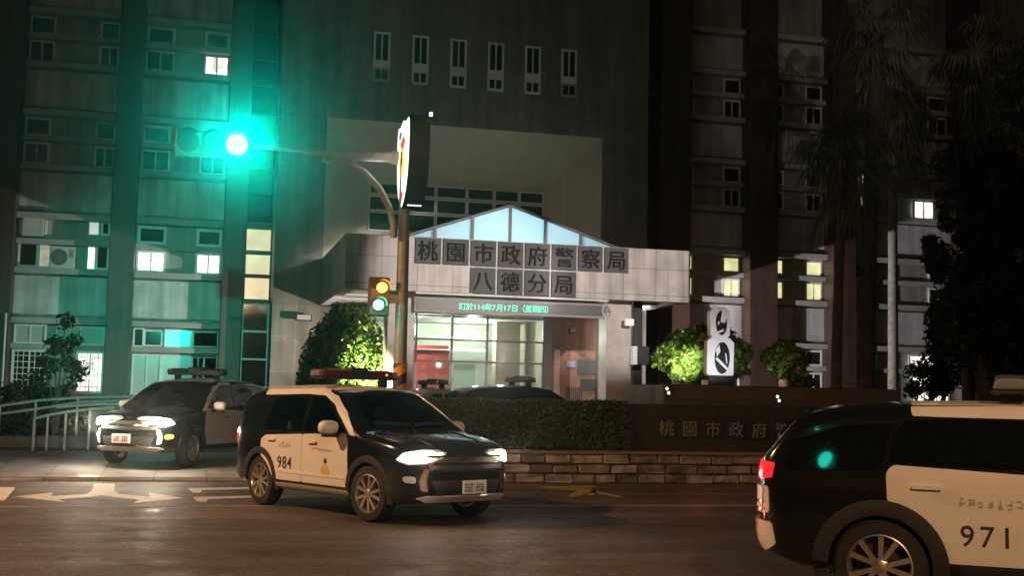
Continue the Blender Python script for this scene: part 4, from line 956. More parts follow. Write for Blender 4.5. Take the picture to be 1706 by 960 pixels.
WSCREEN = [(-.63, 1.15), (.63, 1.15), (.57, 1.40), (.50, 1.575), (-.50, 1.575), (-.57, 1.40)]
def strokes(q, n, pitch, h):
    out = []
    for k in range(n):
        w = pitch * .8; x = k * pitch
        for j in range(q.randint(3, 4)):
            z = q.uniform(0, h * .85); a = x + q.uniform(0, w * .3); out.append((a, z, a + q.uniform(.5, .7) * w, z + h * .13))
        for j in range(q.randint(1, 2)):
            a = x + q.uniform(.1, .8) * w; z = q.uniform(0, h * .3); out.append((a, z, a + w * .14, z + q.uniform(.5, .7) * h))
    return out
class Car:
    def lettering(s, a, b, n, pitch, h, parent):
        mbp = MB()
        for (x0, z0, x1, z1) in strokes(random.Random(n * 7), n, pitch, h):
            q_ = [s.proj('R', a + u, b + v, .012) for u, v in ((x0, z0), (x1, z0), (x1, z1), (x0, z1))]
            mbp.add([p_[0] for p_ in q_], [(0, 1, 2, 3)])
        mbp.build("lettering", m_textg, parent)
    def __init__(s, name, label, sp, loc, heading):
        s.sp = sp; s.root = tag(empty(name, loc, heading), label, "police car", "police cars")
        L2 = sp['L'] / 2; Wd = sp['W']
        xs = [-L2 + L2 * 2 * k / 90 for k in range(91)]
        xs = sorted(set([round(v, 4) for v in xs] + [round(sg * (L2 - e), 4) for sg in (-1, 1) for e in (.004, .012, .025, .045, .07, .1, .14)]))
        xs[0] = -L2 + .001; xs[-1] = L2 - .001
        rings = []
        for x in xs:
            zt = smooth_interp(sp['top'], x); zb = interp(sp['bot'], x)
            e = min(1.0, abs(x) / L2); pw = max(.02, 1 - e ** sp.get('pe', 9)) ** sp.get('pp', .34)
            w = Wd * pw
            def g(z):
                b = sp['belt']
                if z < .42: return .955 + .035 * (z - .25) / .17
                if z < b: return .99 + .01 * math.sin((z - .42) / (b - .42) * math.pi)
                return .99 - sp['tumble'] * ((z - b) / (sp['H'] - b)) ** 1.15
            r_ = .10 if zt < sp['belt'] + .15 else .13
            r_ = min(r_, (zt - zb) * .35)
            pt = [(0, zb), (w * .5, zb), (w * .86, zb), (w * g(zb) - .015, zb + .03)]
            n = 12
            for k in range(n): z = zb + .07 + (zt - r_ - zb - .07) * k / (n - 1); pt.append((w * g(z), z))
            yc = w * g(zt - r_)
            for k in range(1, 6):
                t = k / 5 * math.pi / 2; pt.append((yc - r_ * 1.25 * (1 - math.cos(t)), zt - r_ + r_ * math.sin(t)))
            y5 = yc - r_ * 1.25
            for q_ in (.66, .33, 0): pt.append((y5 * q_, zt + .035 * (1 - q_ * q_)))
            rings.append([(x, y, z) for y, z in pt] + [(x, -y, z) for y, z in pt[-2:0:-1]])
        vs = [v for r_ in rings for v in r_]; m_ = len(rings[0]); fs = []
        for i in range(len(rings) - 1):
            for k in range(m_): fs.append((i * m_ + k, i * m_ + (k + 1) % m_, (i + 1) * m_ + (k + 1) % m_, (i + 1) * m_ + k))
        fs.append(tuple(range(m_ - 1, -1, -1))); fs.append(tuple((len(rings) - 1) * m_ + k for k in range(m_)))
        s.bvh = BVHTree.FromPolygons([Vector(v) for v in vs], fs)
        mb_ = MB(); mb_.add(vs, fs)
        body = mb_.build("body", sp.get('paint', m_blackp), None, clean=True)
        cut = MB()
        for wx in sp['wheels']:
            for sg in (-1, 1):
                y0, y1 = sorted((sg * .52, sg * 1.2))
                prof = [(0, y0), (sp['R'] + .055, y0), (sp['R'] + .055, y1), (0, y1)]
                cut.lathe(prof, (wx, 0, sp['R']), 'y', 40)
        co = cut.build("cutter", m_plastic, None, clean=True)
        cos = [co]
        if sp.get('cabin'):     # hollow the cabin behind the glass
            def inset(P, k): cx_ = sum(p[0] for p in P) / len(P); cz_ = sum(p[1] for p in P) / len(P); return [(cx_ + (p[0] - cx_) * k, cz_ + (p[1] - cz_) * k) for p in P]
            dz = sp['H'] - 1.70
            cos.append(MB().prism([(-1.5, .74), (.70, .74), (.72, 1.15 + dz), (.22, 1.49 + dz), (-1.25, 1.49 + dz), (-1.5, 1.36 + dz)], 'y', -.56, .56).build("cutter", m_plastic, None, clean=True))
            for nm, P in SIDEGLASS:
                if nm != "quarter_window": cos.append(MB().prism(inset([(a, b + dz * .5) for a, b in P], .93), 'y', -1.1, 1.1).build("cutter", m_plastic, None, clean=True))
            cos.append(MB().prism(inset([(a, b + dz) for a, b in WSCREEN], .95), 'x', -.3, 1.5).build("cutter", m_plastic, None, clean=True))
        for co_ in cos:
            md = body.modifiers.new("b", 'BOOLEAN'); md.operation = 'DIFFERENCE'; md.object = co_; md.solver = 'EXACT'
        bpy.context.view_layer.update()
        me = bpy.data.meshes.new_from_object(body.evaluated_get(bpy.context.evaluated_depsgraph_get()))
        me.shade_smooth(); me.set_sharp_from_angle(angle=R(34))
        body.modifiers.clear(); body.data = me; me.name = "body"
        for co_ in cos: bpy.data.objects.remove(co_)
        body.parent = s.root; s.body = body
    def proj(s, view, a, b, off):
        if view == 'R': o, d = Vector((a, -4, b)), Vector((0, 1, 0))
        elif view == 'L': o, d = Vector((a, 4, b)), Vector((0, -1, 0))
        elif view == 'F': o, d = Vector((6, a, b)), Vector((-1, 0, 0))
        elif view == 'B': o, d = Vector((-6, a, b)), Vector((1, 0, 0))
        elif view == 'T': o, d = Vector((a, b, 5)), Vector((0, 0, -1))
        else:   # diagonal views: a runs across the view
            ang = {'FR': (-.62, .78), 'FL': (-.62, -.78), 'BR': (.62, .78), 'BL': (.62, -.78)}[view]
            d = Vector((ang[0], ang[1], 0)).normalized(); side = Vector((-d.y, d.x, 0))
            o = side * a + Vector((0, 0, b)) - d * 6
        h = s.bvh.ray_cast(o, d)
        if h[0] is None: return None
        n = h[1]
        if n.dot(d) > 0: n = -n
        return h[0] + n * off, n
    def patch(s, name, poly, view, material, off=.004, depth=.02, step=.06, parent=None, flat=False):
        b = bmesh.new(); vs = [b.verts.new((p[0], p[1], 0)) for p in poly]; b.faces.new(vs)
        for ax in (0, 1):
            lo = min(p[ax] for p in poly); hi = max(p[ax] for p in poly); k = math.floor(lo / step) + 1
            while k * step < hi:
                co = [0, 0, 0]; co[ax] = k * step; no = [0, 0, 0]; no[ax] = 1
                bmesh.ops.bisect_plane(b, geom=b.verts[:] + b.edges[:] + b.faces[:], plane_co=co, plane_no=no, dist=1e-5); k += 1
        kill = []; inn = {}
        for v in b.verts:
            h = s.proj(view, v.co.x, v.co.y, off)
            if h is None: kill.append(v); continue
            v.co = h[0]; inn[v] = h[0] - h[1] * depth
        bmesh.ops.delete(b, geom=kill, context='VERTS')
        if flat:                # flat glass: fit a plane y = ax + bz + c
            vv = [v for v in b.verts]; Mx = np.array([[v.co.x, v.co.z, 1] for v in vv]); yy = np.array([v.co.y for v in vv])
            cf = np.linalg.lstsq(Mx, yy, rcond=None)[0]
            push = max((yy - Mx @ cf) * np.sign(yy.mean())) * np.sign(yy.mean())
            for v in vv:
                y1 = cf[0] * v.co.x + cf[1] * v.co.z + cf[2] + push * .6; inn[v].y += y1 - v.co.y; v.co.y = y1
        if not b.faces: b.free(); return None
        bmesh.ops.recalc_face_normals(b, faces=b.faces)
        r_ = bmesh.ops.extrude_edge_only(b, edges=[e for e in b.edges if len(e.link_faces) == 1])
        src = {tuple(round(c, 6) for c in v.co): p for v, p in inn.items() if v.is_valid}
        for v in [g_ for g_ in r_['geom'] if isinstance(g_, bmesh.types.BMVert)]:
            k = tuple(round(c, 6) for c in v.co)
            if k in src: v.co = src[k]
        bmesh.ops.recalc_face_normals(b, faces=b.faces)
        me = bpy.data.meshes.new(name); b.to_mesh(me); b.free()
        me.shade_smooth(); me.set_sharp_from_angle(angle=R(40)); me.materials.append(material)
        o = bpy.data.objects.new(name, me); COL.objects.link(o); o.parent = parent or s.root
        return o
    def text(s, name, txt, a, b, size, view, material, parent=None, adv=1.0, sign=1):
        mb_ = MB()
        def fn(u, v):
            h = s.proj(view, u * sign if sign < 0 else u, v, .012)
            return tuple(h[0]) if h else (0, 0, 0)
        write(mb_, txt, a, b, size, fn, adv); return mb_.build(name, material, parent or s.root)
    def wheel(s, x, side, steer=0.0):
        sp = s.sp; r = sp['R']; w = .225
        e = MB()
        prof = [(r * .66, -w / 2 + .01), (r * .70, -w / 2), (r * .93, -w / 2 + .008), (r, -w / 2 + .04), (r, w / 2 - .04), (r * .93, w / 2 - .008), (r * .70, w / 2), (r * .66, w / 2 - .01)]
        e.lathe(prof, (0, 0, 0), 'y', 40)
        t = e.build("wheel", m_rubber, s.root, smooth=True)
        t.location = (x, side * (sp['W'] - w / 2 - .015), r); t.rotation_euler = (0, 0, (0 if side < 0 else math.pi) + steer)
        f = MB(); y0 = -w / 2 + .005
        f.lathe([(r * .69, y0), (r * .655, y0 - .004), (r * .61, y0 + .03), (r * .60, w / 2 - .03), (r * .62, w / 2 - .03), (r * .67, w / 2)], (0, 0, 0), 'y', 40)
        ns = sp.get('spokes', 5)
        for k in range(ns):
            for dd in (-.13, .13):
                a0 = 2 * math.pi * k / ns + dd * 1.2; a1 = 2 * math.pi * k / ns + dd * 2.1
                c0, s0 = math.cos(a0), math.sin(a0); c1, s1 = math.cos(a1), math.sin(a1)
                pr = .017; po = .021; q0 = r * .12; q1 = r * .64
                def P(rr, c, s_, off, y): return (rr * c - off * s_, y, rr * s_ + off * c)
                f.add([P(q0, c0, s0, -pr, y0 + .005), P(q0, c0, s0, pr, y0 + .005), P(q1, c1, s1, po, y0 + .012), P(q1, c1, s1, -po, y0 + .012),
                       P(q0, c0, s0, -pr, y0 + .05), P(q0, c0, s0, pr, y0 + .05), P(q1, c1, s1, po, y0 + .06), P(q1, c1, s1, -po, y0 + .06)],
                      [(0, 1, 2, 3), (7, 6, 5, 4), (0, 3, 7, 4), (1, 5, 6, 2), (0, 4, 5, 1), (3, 2, 6, 7)])
        f.lathe([(0, y0 - .002), (r * .12, y0), (r * .18, y0 + .012), (r * .18, y0 + .06)], (0, 0, 0), 'y', 20)
        f.build("rim", m_alloy, t, smooth=True)
        g = MB(); g.lathe([(0, .0), (r * .52, .0), (r * .52, .03), (0, .03)], (0, 0, 0), 'y', 28); g.build("brake_disc", mat("brake_disc", (.05, .048, .045), .5, .6), t)
        return t
    def flare(s, x, material, r_in=None, wd=.09):
        sp = s.sp; r0 = sp['R'] + .03; r1 = r0 + wd
        for side in (-1, 1):
            f = MB(); vs = []; n = 26
            for k in range(n + 1):
                w = R(-14) + R(208) * k / n; c, s_ = math.cos(w), math.sin(w)
                def yy(rr):
                    h = s.proj('R' if side < 0 else 'L', x + rr * c, max(sp['R'] + rr * s_, .3), 0); return (abs(h[0].y) if h else sp['W'] * .9)
                ya = yy(r1); yb = max(yy(r0 + .03), ya)
                for rr, y in ((r0, yb - .09), (r0, yb + .012), (r0 + .02, yb + .018), (r1, ya + .008), (r1 + .005, ya - .02)):
                    vs.append((x + rr * c, side * y, sp['R'] + rr * s_))
            for k in range(n):
                for j in range(4): fs_ = (k * 5 + j, (k + 1) * 5 + j, (k + 1) * 5 + j + 1, k * 5 + j + 1); f.f.append(fs_ if side < 0 else fs_[::-1])
            f.v = vs; f.build("wheel_arch", material, s.root, smooth=True)
    def mirror(s, x, z, material, scale=1.0):
        for side in (-1, 1):
            h = s.proj('R' if side < 0 else 'L', x, z - .05, 0)[0]
            f = MB(); c = (x + .02, h.y + side * .16, z + .03); vs = []; n, m_ = 14, 10
            for i in range(m_ + 1):
                t = math.pi * i / m_
                for k in range(n):
                    w = 2 * math.pi * k / n
                    sx = math.sin(t) * math.cos(w); sy = math.cos(t); sz_ = math.sin(t) * math.sin(w)
                    f_ = lambda v, e: math.copysign(abs(v) ** e, v)
                    vs.append((c[0] + .09 * scale * f_(sx, .8), c[1] + .13 * scale * f_(sy, .7), c[2] + .088 * scale * f_(sz_, .75)))
            for i in range(m_):
                for k in range(n): f.f.append((i * n + k, i * n + (k + 1) % n, (i + 1) * n + (k + 1) % n, (i + 1) * n + k))
            f.v = vs; o = f.build("mirror", material, s.root, smooth=True, clean=True)
            g = MB().box(c[0] - .05, c[0] + .05, min(h.y, c[1] + side * .08), max(h.y, c[1] + side * .08), c[2] - .125, c[2] - .075); g.build("mirror_foot", m_plastic, o, bevel=.015)
            MB().box(c[0] - .094, c[0] - .088, c[1] - .1, c[1] + .1, c[2] - .06, c[2] + .06).build("mirror_glass", m_carglass, o)
    def lightbar(s, x, z, left, right, w=.62, h=.10, dark=False):
        e = bpy.data.objects.new("light_bar", None); COL.objects.link(e); e.parent = s.root; e.location = (x, 0, z); e.empty_display_size = .1
        MB().box(-.14, .14, -w, w, 0, .035).build("bar_base", m_plastic, e, bevel=.012)
        for a, b_, mm, nm in ((-w, -.16, right, "lens"), (.16, w, left, "lens")):
            MB().prism([(-.13, .036), (.13, .036), (.115, .036 + h * .75), (.08, .036 + h), (-.08, .036 + h), (-.115, .036 + h * .75)], 'y', a + .06 * (a < 0), b_ - .06 * (b_ > 0.2)).build(nm, mm, e, bevel=.012)
        for sg in (-1, 1): MB().prism([(-.13, .036), (.13, .036), (.1, .036 + h * .85), (-.1, .036 + h * .85)], 'y', *sorted((sg * (w - .055), sg * (w + .03)))).build("end_cap", m_plastic if dark else mat("bar_end", (.2, .2, .2), .25), e, bevel=.02)
        MB().prism([(-.13, .036), (.13, .036), (.11, .05 + h * 1.15), (-.11, .05 + h * 1.15)], 'y', -.155, .155).build("speaker", m_plastic, e, bevel=.02)
        for sg in (-1, 1): MB().box(-.08, .08, sg * (w - .16) - .03, sg * (w - .16) + .03, -.13, -.001).build("bar_foot", m_plastic, e)
        if not dark: MB().box(.131, .136, .44, .47, .06, .09).build("bar_lamp", mat("small_bar_lamp", (.7, .5, .45), .3, emit=(1, .7, .6), estr=.8), e)
        return e
    def interior(s):
        dz = s.sp['H'] - 1.70
        for (x, y) in ((.05, .36), (.05, -.36), (-.95, .38), (-.95, -.38)):
            e = MB().prism([(x - .02, .74), (x + .14, .74), (x - .02, 1.20 + dz), (x - .15, 1.20 + dz)], 'y', y - .23, y + .23).build("seat", m_seat, s.root, bevel=.05)
            MB().prism([(x - .15, 1.23 + dz), (x - .05, 1.23 + dz), (x - .09, 1.40 + dz), (x - .18, 1.40 + dz)], 'y', y - .13, y + .13).build("headrest", m_seat, e, bevel=.035)
        f = MB(); c = Vector((.48, .36, 1.02 + dz)); ax = Vector((-.9, 0, .42)).normalized(); u = Vector((0, 1, 0)); v = ax.cross(u)
        f.tube([c + (u * math.cos(2 * math.pi * k / 24) + v * math.sin(2 * math.pi * k / 24)) * .18 for k in range(25)], .016, 6)
        f.tube([c - u * .17, c, c + u * .17], .014, 5); f.build("steering_wheel", m_plastic, s.root, smooth=True)
        MB().prism([(.55, .74), (.72, .74), (.80, 1.08 + dz), (.60, 1.05 + dz)], 'y', -.6, .6).build("dashboard", m_plastic, s.root, bevel=.03)
        MB().box(.50, .53, -.10, .10, 1.40 + dz, 1.455 + dz).build("inner_mirror", m_plastic, s.root, bevel=.01)
    def plate(s, view, z, rows, y0=0.0):
        h = s.proj(view, y0, z, 0)[0]; sg = 1 if view == 'F' else -1
        e = MB().box(*sorted((h.x + sg * .012, h.x + sg * .03)), y0 - .19, y0 + .19, z - .085, z + .085).build("number_plate", m_plate, s.root, bevel=.008)
        f = MB(); q = random.Random(int(z * 1000))
        for k in range(7):
            if k == 3: continue
            a = y0 - .155 + k * .044
            for j in range(3): f.box(*sorted((h.x + sg * .031, h.x + sg * .033)), a + q.uniform(0, .004), a + .034 - q.uniform(0, .012), z - .05 + .036 * j, z - .034 + .036 * j + q.uniform(0, .012))
        f.build("plate_lettering", mat("plate_ink", (.09, .08, .12), .5), e)
    def glassset(s, side_polys, ws, rw, flat=False, gm=None):
        gm = gm or m_carglass
        for v in ('R', 'L'):
            for nm, poly in side_polys: s.patch(nm, rpoly(poly, .05), v, m_carglass if nm == "quarter_window" else gm, .004, .012, .05, None, flat)
        if ws: s.patch("windscreen", rpoly(ws, .07), 'F', gm, .004, .012, .05)
        if rw: s.patch("rear_window", rpoly(rw, .08), 'B', m_carglass, .004, .02, .05)
    def beams(s, z, y, power, aimdz=-.6, col=(1, .86, .66), glare=45, spill=6):
        M_ = Matrix.Translation(s.root.location) @ Matrix.Rotation(s.root.rotation_euler[2], 4, 'Z')
        for sg in (-1, 1):
            p0 = M_ @ Vector((s.sp['L'] / 2 + .08, sg * y, z)); p1 = M_ @ Vector((s.sp['L'] / 2 + 10, sg * y * 1.3, z + aimdz))
            lamp('SPOT', "headlight_beam", p0, power, col, .05, p1, 62, .8)
            p2 = M_ @ Vector((s.sp['L'] / 2 + 10, sg * y, z + 1.2))
            lamp('SPOT', "headlight_glare", p0, glare, col, .06, p2, 84, .8)
            lamp('POINT', "headlight_spill", M_ @ Vector((s.sp['L'] / 2 + .12, sg * (y + .02), z + .02)), spill, col, .07)
OUT = dict(L=4.70, W=.905, H=1.70, belt=1.05, tumble=.20, R=.355, wheels=(-1.25, 1.42), paint=m_blackp, spokes=5, pe=9, pp=.30,
    top=[(-2.36, 1.00), (-2.31, 1.12), (-2.16, 1.32), (-1.98, 1.565), (-1.75, 1.625), (-1.2, 1.675), (-.5, 1.69), (-.05, 1.675), (.30, 1.625), (.62, 1.46), (1.0, 1.24), (1.22, 1.105), (1.6, 1.065), (1.95, 1.01), (2.2, .94), (2.3, .86), (2.36, .76)],
    bot=[(-2.36, .52), (-2.2, .38), (-1.9, .30), (-1.0, .27), (1.2, .27), (1.9, .25), (2.25, .29), (2.36, .40)])
def face_door(car, view, white, number=None, emblem=True):
    sp = car.sp
    fd = [(.98, .40), (1.0, .62), (.97, 1.01), (.90, 1.09), (-.12, 1.045), (-.12, .40)]
    rd = [(-.13, .40), (-.13, 1.045), (-1.10, 1.0), (-1.22, .94), (-1.22, .72), (-1.02, .60), (-.86, .40)]
    for nm, poly in (("front_door", fd), ("rear_door", rd)):
        d = car.patch(nm, rpoly(poly, .035), view, white, .006, .03, .07)
        hx = (.05, .25) if nm == "front_door" else (-1.02, -.82)
        car.patch("handle", rpoly([(hx[0], .925), (hx[1], .93), (hx[1], .962), (hx[0], .957)], .012), view, white, .035, .04, .05, d)
        car.patch("handle_recess", rpoly([(hx[0] + .02, .905), (hx[1] - .01, .91), (hx[1] - .01, .924), (hx[0] + .02, .92)], .005), view, m_plastic, .009, .01, .05, d)
        if number and view == 'R':
            if nm == "rear_door":
                car.text("door_number", number, -.74, .56, .235, 'R', m_text, d, 1.0)
                car.lettering(-.72, .84, 4, .085, .085, d)
            else:
                car.lettering(.13, .83, 10, .05, .05, d)
                car.patch("badge", rpoly([(.40, .50), (.56, .50), (.585, .60), (.52, .67), (.44, .67), (.375, .60)], .03), 'R', mat("badge_gold", (.60, .45, .20), .5), .010, .012, .05, d)
                car.patch("badge_top", rpoly([(.445, .68), (.515, .68), (.515, .745), (.445, .745)], .03), 'R', m_text, .010, .012, .05, d)
def trims(car, zs=(1.045, 1.0)):
    for v in ('R', 'L'):
        car.patch("window_trim", rpoly([(.90, 1.068), (-1.2, 1.045), (-1.2, 1.057), (.90, 1.082)], .004), v, m_chrome, .012, .02, .08)
        car.patch("body_crease", rpoly([(1.05, .86), (2.0, .84), (2.0, .852), (1.05, .874)], .004), v, m_blackp, .014, .02, .06)
        car.patch("door_molding", rpoly([(.92, .50), (-.72, .50), (-.72, .53), (.92, .53)], .008), v, m_whitep if v == 'R' else m_plastic, .014, .02, .08)
        car.patch("roof_rail", rpoly([(.05, 1.655), (-1.4, 1.63), (-1.4, 1.648), (.05, 1.672)], .006), v, m_silver, .045, .05, .08)
    for sg in (-1, 1):
        car.patch("bonnet_crease", rpoly([(1.32, sg * .50), (2.14, sg * .40), (2.14, sg * .415), (1.32, sg * .52)], .004), 'T', m_blackp, .012, .02, .06)
        car.patch("wiper", rpoly([(1.12, sg * .05), (1.06, sg * .55), (1.08, sg * .55), (1.145, sg * .05)], .004), 'T', m_plastic, .03, .03, .05)
def white_top(car, white):
    # roof skin and windscreen pillars
    car.patch("roof", rpoly([(.20, -.58), (.27, -.3), (.28, 0), (.27, .3), (.20, .58), (-1.35, .58), (-1.40, 0), (-1.35, -.58)], .06), 'T', white, .006, .03, .09)
    for v in ('R', 'L'):
        car.patch("pillar", rpoly([(1.16, 1.06), (1.02, 1.07), (.50, 1.45), (.22, 1.565), (-.2, 1.585), (-1.35, 1.56), (-1.38, 1.635), (-.4, 1.665), (.12, 1.655), (.42, 1.555), (.78, 1.345)], .02), v, white, .012, .03, .035)
def suv_front(car, on, led_amber=False, style=0):
    # grille bars, bumper trim, lamps
    hl = m_head if on else m_headw
    sgn = {'FR': 1, 'FL': -1}
    for v in ('FR', 'FL'):
        s_ = 1 if v == 'FL' else -1
        a0 = [(1.00, .80), (1.10, .895), (1.34, .93), (1.50, .925), (1.60, .89), (1.57, .83), (1.42, .765), (1.18, .745)]
        h_ = car.patch("headlight", rpoly([(s_ * (a - 0.0), b) for a, b in a0], .02), v, m_headw, .01, .03, .05)
        if on:
            core = [(1.03, .805), (1.13, .882), (1.34, .912), (1.47, .902), (1.42, .80), (1.20, .765)]
            car.patch("lamp_core", rpoly([(s_ * a, b) for a, b in core], .03), v, m_head, .018, .02, .05, h_)
            car.patch("day_lamp", rpoly([(s_ * 1.44, .862), (s_ * 1.56, .868), (s_ * 1.56, .88), (s_ * 1.44, .882)], .005), v, m_head, .018, .02, .05, h_)
    car.patch("grille", rpoly([(-.56, .66), (.56, .66), (.60, .84), (-.60, .84)], .03), 'F', m_plastic, .008, .03, .06)
    for z in (.835, .755, .675):
        car.patch("grille_bar", rpoly([(-.60, z), (.60, z), (.60, z + .022), (-.60, z + .022)], .008), 'F', m_chrome, .022, .03, .06)
    car.patch("lower_grille", rpoly([(-.45, .36), (.45, .36), (.55, .56), (-.55, .56)], .04), 'F', m_plastic, .006, .03, .06)
    for sg in (-1, 1):
        car.patch("bumper_trim", rpoly([(sg * .58, .42), (sg * .66, .44), (sg * .68, .56), (sg * .63, .70), (sg * .57, .70), (sg * .60, .56)], .02), 'F', m_chrome if style == 0 else m_silver, .012, .03, .05)
        car.patch("fog_lamp", rpoly([(sg * .70, .52), (sg * .80, .53), (sg * .81, .61), (sg * .71, .61)], .04), 'F', m_amber if (led_amber and sg > 0) else m_headw, .012, .03, .04)
    car.patch("skid_plate", rpoly([(-.70, .345), (-.58, .30), (.58, .30), (.70, .345), (.60, .375), (-.60, .375)], .015), 'F', m_silver, .02, .04, .06)
def suv_rear(car, white=False, on=True):
    for v, s_ in (('BR', 1), ('BL', -1)):
        car.patch("tail_lamp", rpoly([(s_ * 1.05, .92), (s_ * 1.25, .88), (s_ * 1.52, .97), (s_ * 1.52, 1.05), (s_ * 1.25, 1.06), (s_ * 1.05, 1.05)], .03), v, m_tail, .012, .03, .05)
# --- the patrol car numbered 984
c984 = Car("patrol_suv", "black and white police car numbered 984 turning out with headlights on", dict(OUT, cabin=True), to_world(-2.03, 17.25, 0), R(-49) - A)
def fit(car, wh): pass
face_door(c984, 'R', m_whitep, "984"); face_door(c984, 'L', m_whitep)
c984.glassset(SIDEGLASS, WSCREEN, [(-.56, 1.18), (.56, 1.18), (.50, 1.48), (-.50, 1.48)], gm=m_cabglass); c984.interior()
white_top(c984, m_whitep); trims(c984); suv_front(c984, True); suv_rear(c984)
for wx, st in ((-1.25, 0), (1.42, R(6))):
    for sd in (-1, 1): c984.wheel(wx, sd, st)
    c984.flare(wx, m_plastic)
c984.mirror(.72, 1.13, m_whitep, 1.05)
c984.lightbar(-.25, 1.80, m_redlens, m_redlens, .64)
c984.plate('F', .47, 2, .08)
for v in ('R', 'L'): c984.patch("sill_trim", rpoly([(-.80, .285), (1.0, .285), (1.0, .36), (-.80, .36)], .02), v, m_silver if v == 'R' else m_plastic, .012, .03, .08)
c984.beams(.86, .70, 25, glare=32, spill=10)
# --- the patrol car leaving the yard
lc = to_world(-6.43, 24.96, 0.17)
LEFT = dict(OUT); LEFT.update(cabin=True, L=4.5, W=.90, H=1.66, wheels=(-1.22, 1.38), R=.345,
    top=[(-2.26, .98), (-2.2, 1.1), (-2.0, 1.40), (-1.85, 1.55), (-1.2, 1.635), (-.5, 1.65), (0, 1.63), (.32, 1.575), (.65, 1.41), (1.0, 1.20), (1.2, 1.07), (1.6, 1.02), (1.95, .95), (2.15, .87), (2.26, .72)],
    bot=[(-2.26, .5), (-2.1, .36), (-1.8, .28), (1.6, .27), (2.1, .28), (2.26, .38)])
cl = Car("patrol_suv", "black and silver police car leaving the yard with dazzling headlights and an amber lamp", LEFT, lc, R(-105.5) - A)
m_silverp = mat("silver_car_paint", (.52, .49, .47), .3, .2, coat=.3)
face_door(cl, 'R', m_silverp); face_door(cl, 'L', m_silverp)
cl.glassset([(n_, [(a, b - .02) for a, b in p_]) for n_, p_ in SIDEGLASS], [(a, b - .04) for a, b in WSCREEN], None, gm=m_cabglass); cl.interior()
for v in ('R', 'L'): cl.patch("pillar", rpoly([(1.12, 1.04), (.98, 1.05), (.48, 1.42), (.22, 1.53), (-.2, 1.55), (-.2, 1.60), (.14, 1.60), (.42, 1.51), (.78, 1.30)], .02), v, m_silverp, .008, .03, .05)
cl.patch("roof", rpoly([(.20, -.58), (.28, 0), (.20, .58), (-1.35, .58), (-1.40, 0), (-1.35, -.58)], .06), 'T', m_silverp, .006, .03, .09)
suv_front(cl, True, True, 1)
for wx in LEFT['wheels']:
    for sd in (-1, 1): cl.wheel(wx, sd, R(4) if wx > 0 else 0)
    cl.flare(wx, m_plastic)
cl.mirror(.70, 1.11, m_whitep, .95)
cl.lightbar(-.2, 1.74, m_dark, m_dark, .60, dark=True)
cl.plate('F', .52, 2, -.1)
cl.beams(.83, .70, 60, -2.0, glare=60, spill=95)
# --- the patrol car cut off by the right edge
RAV = dict(OUT); RAV.update(L=4.60, W=.925, H=1.62, belt=1.08, wheels=(-1.30, 1.39), R=.36, pe=16, pp=.22,
    top=[(-2.31, .98), (-2.27, 1.12), (-2.08, 1.34), (-1.94, 1.50), (-1.7, 1.565), (-1.2, 1.60), (-.5, 1.61), (0, 1.60), (.35, 1.55), (.68, 1.43), (1.05, 1.2), (1.22, 1.11), (1.6, 1.07), (1.95, 1.01), (2.15, .92), (2.31, .76)],
    bot=[(-2.31, .55), (-2.22, .42), (-1.95, .32), (-1.0, .25), (1.2, .25), (1.9, .26), (2.31, .40)])
rc = to_world(4.41, 9.94, 0)
cr = Car("patrol_suv", "black and white police car passing close by, cut off by the right edge", RAV, rc, R(-22) - A)
fd = [(.98, .42), (1.0, .62), (.96, 1.03), (.88, 1.09), (-.12, 1.095), (-.12, .42)]
rd = [(-.13, .42), (-.13, 1.095), (-1.20, 1.14), (-1.25, 1.08), (-1.24, .86), (-1.04, .79), (-.93, .66), (-.86, .42)]
for v in ('R', 'L'):
    for nm, poly in (("front_door", fd), ("rear_door", rd)):
        d = cr.patch(nm, rpoly(poly, .03), v, m_whitep, .006, .03, .06)
        hx = (.02, .24) if nm == "front_door" else (-1.06, -.84)
        cr.patch("handle", rpoly([(hx[0], .965), (hx[1], .965), (hx[1], .995), (hx[0], .995)], .012), v, m_whitep, .035, .04, .05, d)
        if v == 'R' and nm == "rear_door":
            cr.text("door_number", "971", -.72, .56, .22, 'R', m_text, d, 1.12)
            cr.lettering(-.72, .84, 8, .066, .075, d)
RG = [("front_window", [(-.10, 1.13), (.86, 1.14), (.45, 1.40), (.2, 1.49), (-.10, 1.50)]), ("rear_door_window", [(-.15, 1.13), (-.15, 1.50), (-.8, 1.50), (-1.14, 1.47), (-1.24, 1.16)]), ("quarter_window", [(-1.29, 1.10), (-1.20, 1.46), (-1.60, 1.43), (-1.96, 1.30), (-2.02, 1.08)])]
cr.glassset(RG, [(-.66, 1.16), (.66, 1.16), (.54, 1.50), (-.54, 1.50)], [(-.60, 1.14), (.60, 1.14), (.55, 1.44), (-.55, 1.44)], True)
cr.patch("roof", rpoly([(.20, -.60), (.28, 0), (.20, .60), (-1.08, .60), (-1.12, 0), (-1.08, -.60)], .06), 'T', m_whitep, .006, .03, .09)
for v in ('R', 'L'): cr.patch("pillar", rpoly([(1.14, 1.08), (1.0, 1.09), (.46, 1.43), (.22, 1.51), (-1.06, 1.515), (-1.08, 1.585), (-.4, 1.60), (.12, 1.59), (.42, 1.51), (.78, 1.33)], .02), v, m_whitep, .008, .03, .05)
suv_front(cr, False)
for v, s_ in (('BR', 1), ('BL', -1)):
    cr.patch("tail_lamp", rpoly([(s_ * 1.14, 1.0), (s_ * 1.30, .985), (s_ * 1.55, 1.0), (s_ * 1.56, 1.13), (s_ * 1.30, 1.14), (s_ * 1.12, 1.12)], .02), v, m_tail, .014, .03, .04)
